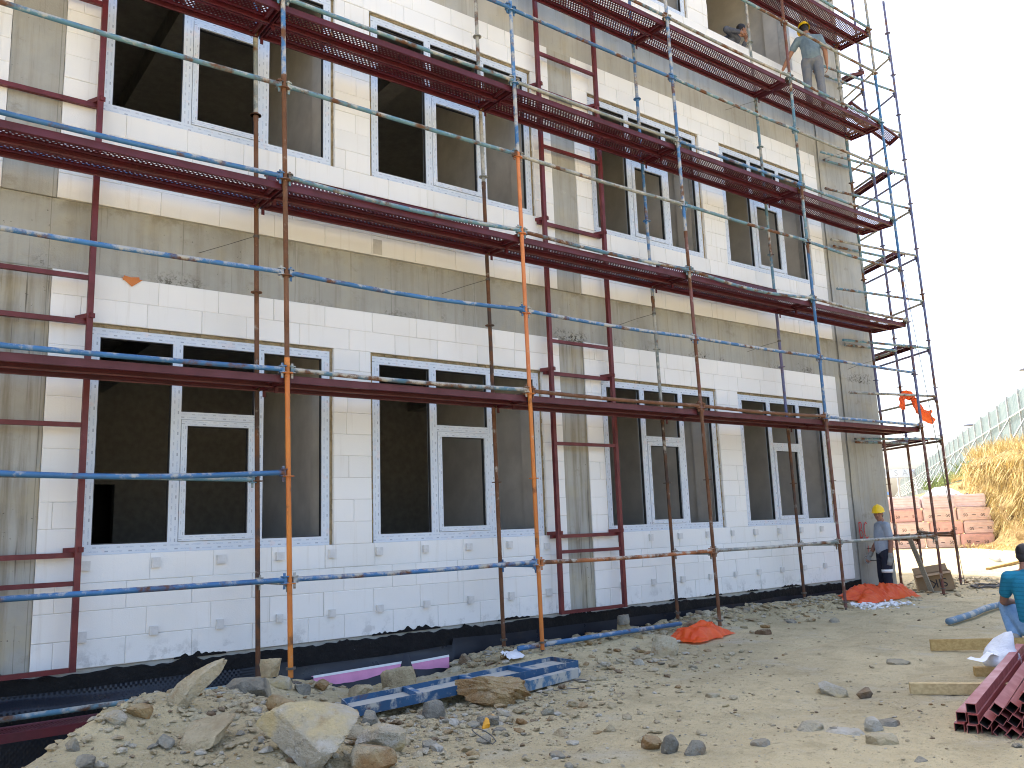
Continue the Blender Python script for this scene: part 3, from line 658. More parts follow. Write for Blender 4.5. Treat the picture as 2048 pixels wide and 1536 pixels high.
ROCKS = [
('pale', 'large flat pale boulder leaning on the mound in the foreground', 2.11, -3.77, -0.2, 0.562, 0.395),
('tan', 'long tan slab sticking up out of the mound against the black wall base', 1.75, -2.86, -0.03, 0.351, 0.389),
('tan', 'thin flat tan slab half buried in the mound left of the pale boulder', 1.71, -3.24, -0.13, 0.344, 0.179),
('grey', 'small pale grey stone left of the half buried flat slab', 1.52, -3.17, -0.11, 0.118, 0.089),
('grey', 'purplish grey rounded rock on the mound crest at the dark brown pole foot', 2.44, -1.96, -0.06, 0.404, 0.154),
('tan', 'squarish tan rock perched left of the orange pole foot', 2.47, -2.38, 0.1, 0.165, 0.125),
('pale', 'pale knobbly stone at the foot of the left orange pole', 3.01, -1.26, -0.2, 0.205, 0.122),
('grey', 'grey and tan stone just right of the left orange pole foot', 3.18, -1.35, -0.25, 0.14, 0.105),
('ochre', 'small cube shaped brownish stone in front of the pink board', 3.41, -1.24, -0.26, 0.126, 0.113),
('ochre', 'ochre rock tucked behind the large pale boulder', 2.35, -2.92, -0.09, 0.253, 0.165),
('ochre', 'orange brown rock at the top left edge of the mound', 1.45, -2.85, 0.04, 0.161, 0.08),
('pale', 'pale rounded rock on the left crest of the mound above the trench', 1.29, -2.96, 0.05, 0.125, 0.09),
('grey', 'dark grey slab leaning at the left edge of the mound', 1.03, -3.15, -0.03, 0.081, 0.09),
('grey', 'grey stone at the bottom left corner of the mound', 1.06, -3.33, -0.09, 0.101, 0.084),
('tan', 'square tan block standing before the pink board behind the blue frame', 4.24, -1.16, -0.38, 0.347, 0.241),
('tan', 'triangular tan rock behind the near end of the blue frame', 3.67, -1.49, -0.32, 0.215, 0.125),
('ochre', 'long ochre boulder lying in front of the blue frame', 4.23, -2.73, -0.34, 0.688, 0.258),
('brown', 'round brown stone by the black wall base beyond the square block', 5.43, -0.56, -0.37, 0.155, 0.138),
('grey', 'grey stone between the pale boulder and the blue frame', 2.67, -3.37, -0.19, 0.15, 0.111),
('pale', 'big pale broken rock right of the large pale boulder', 2.66, -3.72, -0.24, 0.303, 0.204),
('ochre', 'pale ochre rock at the bottom edge below the broken pale rock', 2.45, -4.01, -0.25, 0.271, 0.159),
('grey', 'whitish grey stone under the near end of the blue frame', 3.04, -2.85, -0.25, 0.131, 0.116),
('grey', 'rough grey stone beneath the middle of the blue frame', 3.66, -2.74, -0.33, 0.195, 0.156),
('grey', 'grey stone lying beside the orange plastic scraps', 3.82, -3.25, -0.34, 0.182, 0.097),
('grey', 'smooth grey stone close under the long ochre boulder', 4.09, -3.08, -0.34, 0.132, 0.074),
('grey', 'small grey stone below the orange plastic scraps', 3.71, -3.54, -0.33, 0.103, 0.064),
('grey', 'grey stone looped by a piece of black wire', 3.47, -3.7, -0.33, 0.115, 0.074),
('tan', 'olive tan rock on the bare dirt right of the orange scraps', 4.02, -3.85, -0.34, 0.133, 0.081),
('ochre', 'crumbly orange tan rock at the near end of the blue frame', 2.98, -2.58, -0.24, 0.216, 0.09),
('ochre', 'brown orange rock beside the dark pointed stone', 4.19, -4.56, -0.34, 0.136, 0.1),
('grey', 'dark grey pointed stone standing upright on the dirt', 4.21, -4.7, -0.34, 0.118, 0.153),
('tan', 'small tan pyramid stone alone on the dirt path', 4.37, -3.98, -0.34, 0.111, 0.086),
('grey', 'whitish stone near the bottom edge centre', 3.62, -4.29, -0.34, 0.098, 0.063),
('tan', 'large tan block beside the small orange tarp', 7.23, -1.86, -0.34, 0.334, 0.245),
('grey', 'grey cut block sitting on top of a tan stone by the black wall base', 7.76, -0.7, -0.13, 0.16, 0.115),
('tan', 'tan stone carrying a grey cut block', 7.79, -0.68, -0.27, 0.202, 0.189),
('brown', 'round brown boulder between the poles behind the small orange tarp', 8.56, -1.11, -0.32, 0.236, 0.217),
('pale', 'pale stone on the dirt below the blue pipe', 6.54, -2.14, -0.34, 0.125, 0.104),
('pale', 'pale grey split block in the middle of the dirt path', 6.54, -4.4, -0.34, 0.228, 0.145),
('brown', 'brown stone right of the pale split block', 6.55, -4.67, -0.34, 0.141, 0.109),
('pale', 'low pale stone at the left of the rock cluster on the path', 5.32, -4.99, -0.34, 0.217, 0.093),
('pale', 'flat pale stone at the front of the rock cluster on the path', 5.37, -5.23, -0.34, 0.255, 0.06),
('pale', 'pointed pale stone standing in the rock cluster on the path', 5.58, -5.3, -0.34, 0.132, 0.119),
('grey', 'slate grey slab at the right of the rock cluster on the path', 5.8, -5.28, -0.34, 0.191, 0.073),
('tan', 'tan slab lying lowest in the rock cluster on the path', 5.31, -5.52, -0.34, 0.179, 0.096),
('grey', 'pair of grey shards right of the dark pointed stone', 4.26, -4.87, -0.34, 0.147, 0.097),
('grey', 'dark low stone on the path below the pale split block', 4.73, -5.01, -0.34, 0.129, 0.068),
('tan', 'flat tan stone alone left on the path', 5.75, -3.77, -0.34, 0.12, 0.062),
('grey', 'small grey stone near the foot of the fourth outer pole', 10.95, -1.64, -0.34, 0.147, 0.091),
('brown', 'reddish brick lump on the dirt beyond the small orange tarp', 9.21, -1.73, -0.34, 0.209, 0.101),
('grey', 'thin grey slate lying on the path left of the white sack', 8.21, -4.06, -0.34, 0.23, 0.069),
('grey', 'grey stone at the bottom edge right of centre', 5.07, -5.88, -0.34, 0.085, 0.05)]
# ------------------------------------------------------------------ ground
def fbm(x, y, s, o=4):
    v = 0; a = 1.
    for i in range(o): v += a*noise.noise((x*s, y*s, 4.1*i)); s *= 2.1; a *= .5
    return v
def H(x, y):
    z = H0(x, y)
    d = math.hypot(x-3, y+3)
    if d < 40 and not (y > .05 and x < 15.5):
        rough = .35+.65*min(1., gauss(x, y, 2.4, -2.4, 1.6, 1.6)+math.exp(-((y+.5)/.6)**2)*(x > 3))
        z += rough*(.035*fbm(x, y, .9, 3)+.024*fbm(x+9, y, 4.2, 3)+.013*fbm(x, y+5, 13., 2))
        if x > 2: z -= .022*(math.exp(-((y+3.15-.06*x+.2*math.sin(x*.35))/.16)**2)+math.exp(-((y+4.75-.06*x+.2*math.sin(x*.35))/.16)**2))*sst(3.5, 5.5, x)
    return z
def axis(lo, hi, d0, out_lo, out_hi, grow=1.22):
    v = []; x = lo
    while x < hi: v.append(x); x += d0(x)
    up = []; s = d0(hi); x = hi
    while x < out_hi: up.append(x); s *= grow; x += s
    dn = []; s = d0(lo); x = lo
    while x > out_lo: s *= grow; x -= s; dn.append(x)
    return dn[::-1]+v+up+[out_hi]
gx = axis(.4, 18, lambda x: .024 if x < 5.5 else .024+.008*(x-5.5), -300, 500); gy = axis(-6.8, .6, lambda y: .028, -300, 500)
GZ = [[H(x, y) for x in gx] for y in gy]
me = bpy.data.meshes.new('ground'); nx, ny = len(gx), len(gy)
me.from_pydata([(gx[i], gy[j], GZ[j][i]) for j in range(ny) for i in range(nx)], [], [(j*nx+i, j*nx+i+1, (j+1)*nx+i+1, (j+1)*nx+i) for j in range(ny-1) for i in range(nx-1)])
me.materials.append(M['dirt']); me.polygons.foreach_set('use_smooth', [True]*len(me.polygons)); kind(link('ground', me), 'structure')
# ------------------------------------------------------------------ rocks
def rock_geo(sd, sub=3, dims=(1, 1, 1), planes=16, rough=.05, flat=False):
    r2 = random.Random(sd); bm = bmesh.new(); bmesh.ops.create_icosphere(bm, subdivisions=sub, radius=1.)
    P = []
    for i in range(planes):
        v = Vector((r2.gauss(0, 1), r2.gauss(0, 1), r2.gauss(0, 1))).normalized(); P.append((v, r2.uniform(.55, .92)))
    if flat: P += [(Vector((r2.uniform(-.1, .1), r2.uniform(-.1, .1), 1)).normalized(), .5), (Vector((0, 0, -1)), .5)]
    for v in bm.verts:
        n = v.co.normalized(); r = 1.22
        for q, d in P:
            k = n.dot(q)
            if k > .05: r = min(r, d/k)
        r *= 1+rough*fbm(n.x+sd*3.1, n.y+n.z*1.7, 2.2, 3)+rough*.35*fbm(n.x*2+sd, n.z*2-n.y, 5., 2)
        v.co = n*r
    V = np.array([v.co[:] for v in bm.verts]); F = [[v.index for v in f.verts] for f in bm.faces]; bm.free()
    mn = V.min(0); mx = V.max(0); V = (V-(mn+mx)/2)/(mx-mn)*np.array(dims); return V, F
def rock(name, label, mat, x, y, z, dims, rot, sd, sub=4, rough=.05, flat=False, sink=.14, planes=10, group='stones lying on the site'):
    V, F = rock_geo(sd, sub, dims, planes, rough, flat); mt = Matrix.Rotation(rot[2], 3, 'Z') @ Matrix.Rotation(rot[1], 3, 'Y') @ Matrix.Rotation(rot[0], 3, 'X')
    V = V @ np.array(mt).T; V[:, 2] -= V[:, 2].min(); me = bpy.data.meshes.new(name); me.from_pydata(V.tolist(), [], F); me.materials.append(M[mat]); me.update()
    h = V[:, 2].max(); o = link(name, me, None, (x, y, z-sink*h)); tag(o, label, 'rock', group); autosmooth(o, 24); return o
VD = Vector((math.sin(R(37.5)), math.cos(R(37.5)), 0))
for i, (c, l, x, y, z, w, h) in enumerate(ROCKS):
    m = c if c in ('tan', 'grey', 'ochre') else c+'rock'; r2 = random.Random(i*7+3); q = w*.42
    x += VD.x*q*.5; y += VD.y*q*.5; rz = -R(37.5)+r2.uniform(-.35, .35); dims = (w*1.02, w*r2.uniform(.75, 1.), h*1.12); rot = (0, 0, rz); flat = h < w*.55; kw = {}
    if l.startswith('large flat pale'): dims = (.60, .46, .22); rot = (R(38), R(14), rz+.1); flat = True; kw = dict(planes=9, rough=.035, sink=.16, sub=5)
    if l.startswith('long tan slab'): dims = (.62, .17, .075); rot = (R(60), R(-46), R(-42)); x, y, z = 1.80, -2.72, -.06; flat = True; kw = dict(planes=10, sub=5, rough=.06)
    if l.startswith('thin flat tan'): dims = (.36, .30, .06); rot = (R(24), R(-12), rz); flat = True
    if l.startswith('long ochre'): dims = (.66, .30, .25); rot = (.1, R(10), -R(41)); kw = dict(planes=13, rough=.13, sub=5, sink=.08); flat = False
    if l.startswith(('square tan block', 'large tan block', 'tan stone carrying', 'grey cut block', 'squarish tan')): kw = dict(planes=7, rough=.05); dims = (w, w*.75, h*1.1); flat = True
    if l.startswith(('round', 'purplish')): kw = dict(planes=26)
    if 'pointed' in l: kw = dict(planes=7); flat = False; dims = (w, w*.7, h*1.25)
    if l.startswith('big pale broken'): kw = dict(sub=5, planes=9); dims = (w*1.05, w*.8, h*1.05)
    if 'path' in l or 'dirt' in l: kw.setdefault('sink', .28)
    rock('rock', l, m, x, y, H(x, y)-.02 if not l.startswith(('squarish', 'grey cut', 'long tan')) else z, dims, rot, i+11, flat=flat, **kw)
# loose rubble: thousands of small stones, one mesh
def scatter(name, n, seed, region, smin, smax, mats, power=3., parent=None):
    r2 = np.random.RandomState(seed); protos = [rock_geo(100+k+seed, 1, (1, r2.uniform(.6, 1), r2.uniform(.25, .6)), 8, .08) for k in range(10)]
    VV = []; FF = []; TT = []; MI = []; base = 0; k = 0
    while k < n:
        x, y = region(r2)
        if y > lerp_tab(x, YE)+.05 and x < 15.5: k += 1; continue
        V, F = protos[r2.randint(10)]; s = smin*(smax/smin)**(r2.rand()**power)
        a = r2.rand()*6.283; b = r2.uniform(-.5, .5); Rz = np.array([[math.cos(a), -math.sin(a), 0], [math.sin(a), math.cos(a), 0], [0, 0, 1]]); Rx = np.array([[1, 0, 0], [0, math.cos(b), -math.sin(b)], [0, math.sin(b), math.cos(b)]])
        W = (V*s) @ Rx.T @ Rz.T; W = W+np.array([x, y, H(x, y)+s*.12]); VV.append(W); FF += [[i+base for i in f] for f in F]; mi = r2.choice(len(mats), p=[.60, .07, .09, .20, .04]); MI += [mi]*len(F); base += len(V); k += 1
    me = bpy.data.meshes.new(name); me.from_pydata(np.concatenate(VV).tolist(), [], FF)
    for m in mats: me.materials.append(m)
    me.polygons.foreach_set('material_index', MI); me.update(); o = link(name, me, parent); return o
RM = [M['tan'], M['grey'], M['ochre'], M['palerock'], M['brownrock']]
def reg_mound(r): 
    while 1:
        x = r.normal(2.5, 1.1); y = r.normal(-2.7, 1.0)
        if .3 < x < 6 and -5.4 < y < -.5: return x, y
def reg_path(r):
    x = r.uniform(1.5, 17)**1.; return x, r.uniform(-6.6, -.2) if x < 9 else r.uniform(-5, 0)
def reg_near(r): 
    return r.uniform(2.2, 7.5), r.uniform(-6.3, -2.2)
def reg_ridge(r):
    return r.uniform(5.2, 14.6), -abs(r.normal(0, .42))-.12
def reg_corner(r): return r.uniform(15.2, 19), r.normal(-.1, .55)
def reg_strip(r):
    t = r.rand(); return 3.0+4.5*t+r.normal(0, .5), -3.1+1.4*t+r.normal(0, .45)
kind(scatter('rubble', 6500, 1, reg_mound, .009, .10, RM, 3.0), 'stuff'); kind(scatter('rubble', 2300, 2, reg_near, .008, .045, RM, 3.2), 'stuff')
kind(scatter('gravel', 1000, 3, reg_path, .012, .075, RM, 3.6), 'stuff'); kind(scatter('rubble', 3000, 4, reg_ridge, .018, .16, RM, 2.4), 'stuff')
kind(scatter('rubble', 700, 5, reg_corner, .02, .13, RM, 2.2), 'stuff'); kind(scatter('rubble', 1300, 6, reg_strip, .015, .12, RM, 2.6), 'stuff')
# white plaster crumbs in front of the large tarp
r2 = np.random.RandomState(8)
def reg_white(r): return 12.7+r.uniform(0, 1.0)+r.normal(0, .08), -1.0+r.normal(0, .16)
o = scatter('plaster_crumbs', 260, 8, reg_white, .02, .13, [M['white']]*5, 2.); kind(o, 'stuff')
# ------------------------------------------------------------------ drainage sheet and pink boards in the trench
mb = MB(); X = []; x = -.6
while x < 15.2: X.append(x); x += .0072 if .75 < x < 3.1 else (.02 if 3.1 <= x < 6 else .06)
zs = 84; n = len(X)-1
for x in X:
    top = -.155+.03*noise.noise((x*.8, 5, 0))-.07*(x > 3.6)*(x < 5.6)
    for k in range(zs+1):
        f = k/zs; f = f*.62+.38*f**3; bot = min(-.72, lerp_tab(x, ZT)+.02); z = top+(bot-top)*f; d = z-top
        bulge = .03+.10*f*gauss(x, 0, 1.4, 0, 2.4, 1)+.025*noise.noise((x*.9, z*2.2, 2))
        fx = gauss(x, 0, 1.25, 0, .75, 1); lip = -.075-.012*math.sin(x*4); bulge += fx*.13*sst(lip+.035, lip-.045, d)*(1-.75*sst(-.16, -.30, d))
        bulge += .10*math.exp(-((f-.38)/.2)**2)*gauss(x, 0, 4.65, 0, .9, 1)
        if x < 3.3: q = 2*math.pi/.0432; bulge += .010*max(0, math.sin(x*q)*math.sin((z-bulge*.7)*q*.8))**.6
        mb.v.append((x, -bulge-.03, z))
for i in range(n):
    for k in range(zs): a = i*(zs+1)+k; mb.face((a, a+1, a+zs+2, a+zs+1))
o = mb.build('drainage_sheet', M['memb'], None, True); tag(o, 'black dimpled drainage sheet hanging in the trench along the wall base', 'membrane')
for xa, xb, lab in ((3.80, 4.84, 'pink foam board with white edge behind the square tan block'), (4.92, 5.45, 'shorter pink foam board right of the square tan block')):
    mb = MB(); n = 12; rr = random.Random(int(xa*10))
    bo = [-.385-.10*math.sin(math.pi*min(1, i/n*1.1))+.02*rr.random() for i in range(n+1)]
    for i in range(n):
        u = xa+(xb-xa)*i/n; v = xa+(xb-xa)*(i+1)/n; t0 = -.30-.02*(1-i/n); t1 = -.30-.02*(1-(i+1)/n)
        mb.quad((u, -.21, bo[i]-.12), (v, -.21, bo[i+1]-.12), (v, -.21, t1), (u, -.21, t0)); mb.quad((u, -.21, t0), (v, -.21, t1), (v, -.15, t1), (u, -.15, t0))
        mb.cm = 1; mb.quad((u, -.212, t0-.012), (v, -.212, t1-.012), (v, -.208, t1+.012), (u, -.208, t0+.012)); mb.cm = 0
    o = mb.build('foam_board', [M['pink'], M['white']]); tag(o, lab, 'insulation board', 'pink boards along the wall base')
mb = MB(); n = 40
for i in range(n+1):
    x = 3.6+2.1*i/n; t = -.365-.05*abs(math.sin((x-3.6)*2.6))+.03*noise.noise((x*6, 1, 1))+(.16 if 4.82 < x < 4.95 else 0)+.12*max(0, abs(x-4.65)-.75)
    mb.v += [(x, -.235-.03*math.sin(x*5), t), (x, -.30, t-.12), (x, -.28, -.95)]
for i in range(n):
    for k in range(2): mb.face((3*i+k, 3*i+k+1, 3*i+k+4, 3*i+k+3))
o = mb.build('drainage_sheet', M['memb'], None, True); tag(o, 'torn black drainage sheet folded down in front of the pink boards', 'membrane')
# ------------------------------------------------------------------ things lying about
F = empty('formwork_panel', (4.35, -2.15, -.22), 'long blue steel formwork tray lying on the rubble', 'formwork panel')
a0, a1, b0, b1 = [Vector(q)-Vector((4.35, -2.15, -.22)) for q in ((3.02, -2.62, -.17), (3.12, -2.26, -.17), (5.72, -2.12, -.20), (5.72, -1.72, -.20))]
D = Vector((0, 0, -.075))
mb = MB()
for p, q in ((a0, b0), (a1, b1), (a0, a1), (b0, b1)): mb.obox(p+D*.5, q+D*.5, .012, .075)
mb.build('edge_rail', m_tube('panel_blue', (.018, .085, .19), .25, .55, .6), F)
mb = MB(); mb.quad(a0+D*.55, b0+D*.55, b1+D*.55, a1+D*.55); mb.quad(a0+D*.62, a1+D*.62, b1+D*.62, b0+D*.62); mb.build('sheet', m_tube('panel_dusty', (.16, .24, .30), .2, .86, .8), F)
for f in (.25, .5, .75):
    mb = MB(); p = a0+(b0-a0)*f; q = a1+(b1-a1)*f; mb.obox(p+D*.26, q+D*.26, .05, .04); mb.build('cross_rib', m_tube('rib_blue', (.025, .12, .28), .3, .4, .5), F)
mb = MB(); mb.obox((4.80, -2.47, -.27), (5.58, -2.23, -.285), .085, .085); mb.tube([(5.58, -2.23, -.285), (5.62, -2.22, -.285)], .044, 8); o = mb.build('steel_beam', m_tube('beam_dusty_blue', (.06, .16, .28), .25, .8, .7)); tag(o, 'dusty blue grey steel beam lying beside the blue formwork tray', 'beam')
mb = MB(); mb.tube([(5.86, -.98, -.20), (7.3, -.93, -.195), (8.72, -.78, -.215)], .028, 12); o = mb.build('steel_pipe', M['blue'], None, True); tag(o, 'blue steel pipe lying on the rubble below the wall', 'pipe')
mb = MB(); pts = [(11.30, -3.04, -.285), (11.7, -3.0, -.28), (12.2, -2.93, -.275), (12.8, -2.82, -.26), (13.3, -2.73, -.27), (14.2, -2.60, -.29)]; mb.tube(pts, [.043]*6, 14); o = mb.build('hose', m_tube('hose_blue', (.16, .26, .36), .2, .62, .8), None, True); tag(o, 'thick dusty blue hose lying bent on the dirt path', 'hose')
mb = MB(); n = 9
for j in range(n):
    for i in range(n):
        u = i/(n-1)-.5; v = j/(n-1)-.5; mb.v.append((5.76+u*.24+.03*v, -1.02+v*.2, H(5.76, -1.02)+.05+.05*abs(noise.noise((u*4, v*4, 1)))+.05*v))
for j in range(n-1):
    for i in range(n-1): a = j*n+i; mb.face((a, a+1, a+n+1, a+n))
o = mb.build('paper_scrap', M['white'], None, True); tag(o, 'crumpled white paper scrap at the end of the blue pipe', 'paper')
def board(label, p, q, w, h, m, up=(0, 0, 1)):
    mb = MB(); mb.obox(p, q, w, h, up); o = mb.build('timber_board', m); o.data.update(); tag(o, label, 'board', 'timber boards on the ground'); return o
board('brown timber board lying flat left of the crouching worker', (9.20, -3.86, -.285), (9.85, -4.55, -.28), .03, .115, M['timber'])
board('pale yellow timber plank lying in front of the white sack', (6.88, -4.86, -.29), (7.5, -5.65, -.285), .06, .085, M['timber2'])
board('short timber offcut half hidden under the white sack', (8.0, -4.86, -.30), (8.2, -5.12, -.30), .09, .075, M['timber'])
board('pale weathered board leaning against the corner tower ledger', (15.84, -.54, -.34), (15.55, -.36, .74), .085, .03, M['greywood'], (1, 0, 0))
board('long timber batten on the sunlit dirt near the straw bank', (22.4, 1.35, -.31), (26.1, 1.95, -.28), .09, .05, M['timber'])
mb = MB(); mb.tube([(31.3, 5.5, -.27), (25.8, 2.55, -.27)], .075, 12); o = mb.build('plastic_pipe', M['white'], None, True); tag(o, 'white plastic pipe lying on the sunlit dirt', 'pipe')
# white sack
mb = MB(); n, m_ = 18, 22; cx, cy = 8.28, -4.98
for j in range(n+1):
    th = math.pi*j/n
    for i in range(m_):
        ph = 2*math.pi*i/m_; r = math.sin(th)**.8; nx_, ny_, nz_ = r*math.cos(ph), r*math.sin(ph), math.cos(th)
        k = 1+.16*noise.noise((nx_*2.2, ny_*2.2, nz_*2.2))+.07*noise.noise((nx_*6, ny_*6, nz_*6)); ear = max(0, nz_-.72)*1.1
        mb.v.append((cx+.17*nx_*k*(1-.5*max(0, nz_))+ear*.22, cy+.15*ny_*k-ear*.18, -.21+.125*nz_*k+ear*.34))
for j in range(n):
    for i in range(m_): i2 = (i+1) % m_; mb.face((j*m_+i, (j+1)*m_+i, (j+1)*m_+i2, j*m_+i2))
K = empty('sack', (cx, cy, -.34), 'crumpled white plastic sack beside the bundle of red tubes', 'sack'); o = mb.build('bag', m_cloth('white_sack', (.74, .76, .79), (.62, .65, .70), 40, .55), K, True, (-cx, -cy, .34))
mb = MB(); 
for i in range(7): 
    t = i/6; mb.v += [(8.17-.26*t, -4.95+.10*t, -.15+.02*math.sin(t*9)-.04*t), (8.17-.24*t, -5.02+.05*t, -.15-.035*t-.02*math.cos(t*7))]
for i in range(6): mb.face((2*i, 2*i+1, 2*i+3, 2*i+2))
mb.build('loose_corner', M['white'], K, True, (-cx, -cy, .34))
# bundle of square tubes
d = Vector((.959, .282, .0)).normalized(); rt = Vector((d.y, -d.x, 0)); base = Vector((5.93, -5.70, -.315)); w = .062
spec = [(0, 0, 0, .0), (0, 1, .05, 0), (1, 0, -.02, 0), (1, 1, .0, 0), (1, 2, .03, 0), (2, 0, .02, 0), (2, 1, -.05, .6), (3, 0, .0, .7), (3, 1, .04, .6), (3, 2, -.03, .62), (4, 0, -.04, .7), (4, 1, .02, .6), (4, 2, .06, .65), (5, 0, .0, .7), (5, 1, -.03, .2), (5, 2, .05, .3), (5, 3, .0, .6), (6, 0, .03, .2), (6, 1, .0, .5), (6, 2, .04, .3), (7, 0, 0, .1), (7, 1, .05, .6), (7, 2, 0, .4), (8, 0, .03, .1), (8, 1, 0, .4), (8, 2, .04, .2)]
LAY = ['bottom', 'second', 'third', 'top']
for c, l, dx, tw in spec:
    p = base+rt*(c*.079+(.01 if l % 2 else 0))+Vector((0, 0, .0+l*(.064 if c < 3 else .074)))+d*dx; up = (rt*math.sin(tw)+Vector((0, 0, 1))*math.cos(tw))
    mb = MB(); mb.hollow(p, p+d*2.9+Vector((0, 0, .02*(c % 2))), w, .004, tuple(up)); o = mb.build('square_tube', [M['maroon3'] if (c+l) % 2 else M['maroon4'], M['rebar_tube_shade']]); o.data.polygons.foreach_set('material_index', [0, 1, 0, 0]*4)  # dark second material on inner faces paints in the shade inside the tubes
    tag(o, 'reddish square steel tube, %s layer of the bundle, %s column from the left' % (LAY[l], ['first', 'second', 'third', 'fourth', 'fifth', 'sixth', 'seventh', 'eighth', 'ninth'][c]), 'steel tube', 'red square tubes in the bundle')
# orange plastic scraps and wire
for i, (x, y, lab) in enumerate(((3.76, -3.30, 'bright orange plastic scrap lying left among grey stones'), (3.90, -3.20, 'upright orange plastic scrap nearest the long ochre boulder'))):
    V, F_ = rock_geo(300+i, 2, (.07, .05, .09), 6, .3); me = bpy.data.meshes.new('plastic_scrap'); me.from_pydata(V.tolist(), [], F_); me.materials.append(M['yellow2']); tag(link('plastic_scrap', me, None, (x, y, H(x, y)+.03)), lab, 'plastic scrap')
def wire(label, pts, r, m, name='wire', cat='wire'):
    mb = MB(); mb.tube(pts, r, 5); o = mb.build(name, m, None, True); tag(o, label, cat); return o
wire('black wire loop around a grey stone in the foreground', [(3.36+.09*math.cos(t*.35), -3.86+.06*math.sin(t*.35), H(3.36, -3.86)+.03+.10*abs(math.sin(t*.22))) for t in range(16)], .004, M['wire'])
wire('thin wire loop lying on the dirt beside the dusty blue beam', [(5.2+.32*math.cos(t*.3), -2.50+.18*math.sin(t*.3), H(5.2, -2.5)+.015+.01*math.sin(t)) for t in range(17)], .004, M['wire'])
r2 = random.Random(4); pts = [(17.25+.55*math.cos(t*.55)*(.5+.5*r2.random()), -.92+.28*math.sin(t*.55)*(.5+.5*r2.random()), -.32+.05*r2.random()) for t in range(46)]
wire('tangled grey cable heap on the dirt beyond the corner tower', pts, .012, M['wire'], 'cable', 'cable')
wire('thin cable hanging slack from the corner tower to the ground', [(16.6+.2*t/10+.0, -.30-.04*t, 6.2-6.45*t/10+.0*math.sin(t)) for t in range(11)]+[(17.0, -.85, -.30)], .006, M['wire'], 'cable', 'cable')
# cardboard box with upside-down print
def text_mesh(s, size, m, name, parent, Mx, ext=.0):
    cu = bpy.data.curves.new(name, 'FONT'); cu.body = s; cu.size = size; cu.align_x = 'CENTER'; cu.align_y = 'CENTER'; cu.extrude = ext
    t = bpy.data.objects.new('tmp', cu); COL.objects.link(t); dg = bpy.context.evaluated_depsgraph_get(); me = bpy.data.meshes.new_from_object(t.evaluated_get(dg)); bpy.data.objects.remove(t)
    me.transform(Mx); me.materials.clear(); me.materials.append(m); return link(name, me, parent)
BX = empty('cardboard_box', (16.2, -.45, -.34), 'open brown cardboard box with upside down lettering by the corner tower', 'box', rot=(R(0), R(-9), R(-58)))
mb = MB(); wt = .006; W2, D2, H2 = .62, .36, .34
mb.box((-W2/2, -D2/2, 0), (W2/2, -D2/2+wt, H2)); mb.box((-W2/2, D2/2-wt, 0), (W2/2, D2/2, H2)); mb.box((-W2/2, -D2/2+wt, 0), (-W2/2+wt, D2/2-wt, H2)); mb.box((W2/2-wt, -D2/2+wt, 0), (W2/2, D2/2-wt, H2)); mb.box((-W2/2+wt, -D2/2+wt, 0), (W2/2-wt, D2/2-wt, wt))
mb.build('carton', M['card'], BX)
for s, lo in ((-1, 0), (1, 0)):
    mb = MB(); mb.obox((-W2/2+.01, s*D2/2, H2+.002), (-W2/2+.01, s*(D2/2+.14), H2+.10*(1 if s > 0 else -.4)), .004, W2-.03, (1, 0, 0)); mb2 = MB()
    c = Vector((0, s*(D2/2+.003), H2)); e = c+Vector((0, s*.12, .11 if s > 0 else -.03)); n = 0
    mb2.obox(c, e, W2-.02, .005); mb2.build('flap', M['card'], BX)
text_mesh('SIK', .22, M['ink'], 'printed_letters', BX, Matrix.Translation((.06, -D2/2-.003, H2*.46)) @ Matrix.Rotation(R(90), 4, 'X') @ Matrix.Rotation(R(180), 4, 'Z'))
# bottle
def lathe(prof, n=16):
    mb = MB()
    for r, z in prof:
        for k in range(n): a = 6.2832*k/n; mb.v.append((r*math.cos(a), r*math.sin(a), z))
    for j in range(len(prof)-1):
        for k in range(n): k2 = (k+1) % n; mb.face((j*n+k, j*n+k2, (j+1)*n+k2, (j+1)*n+k))
    return mb
BT = empty('water_bottle', (16.75, -.40, -.33), 'clear plastic bottle with red label at the tower foot', 'bottle')
lathe([(.0, 0), (.05, 0), (.052, .02), (.052, .20), (.045, .25), (.018, .30), (.018, .325), (0, .325)]).build('bottle_body', m_plain('clear_plastic', (.62, .66, .70), .15, .05, 5), BT, True)
lathe([(.0535, .08), (.0535, .19)]).build('bottle_label', M['red'], BT, True)
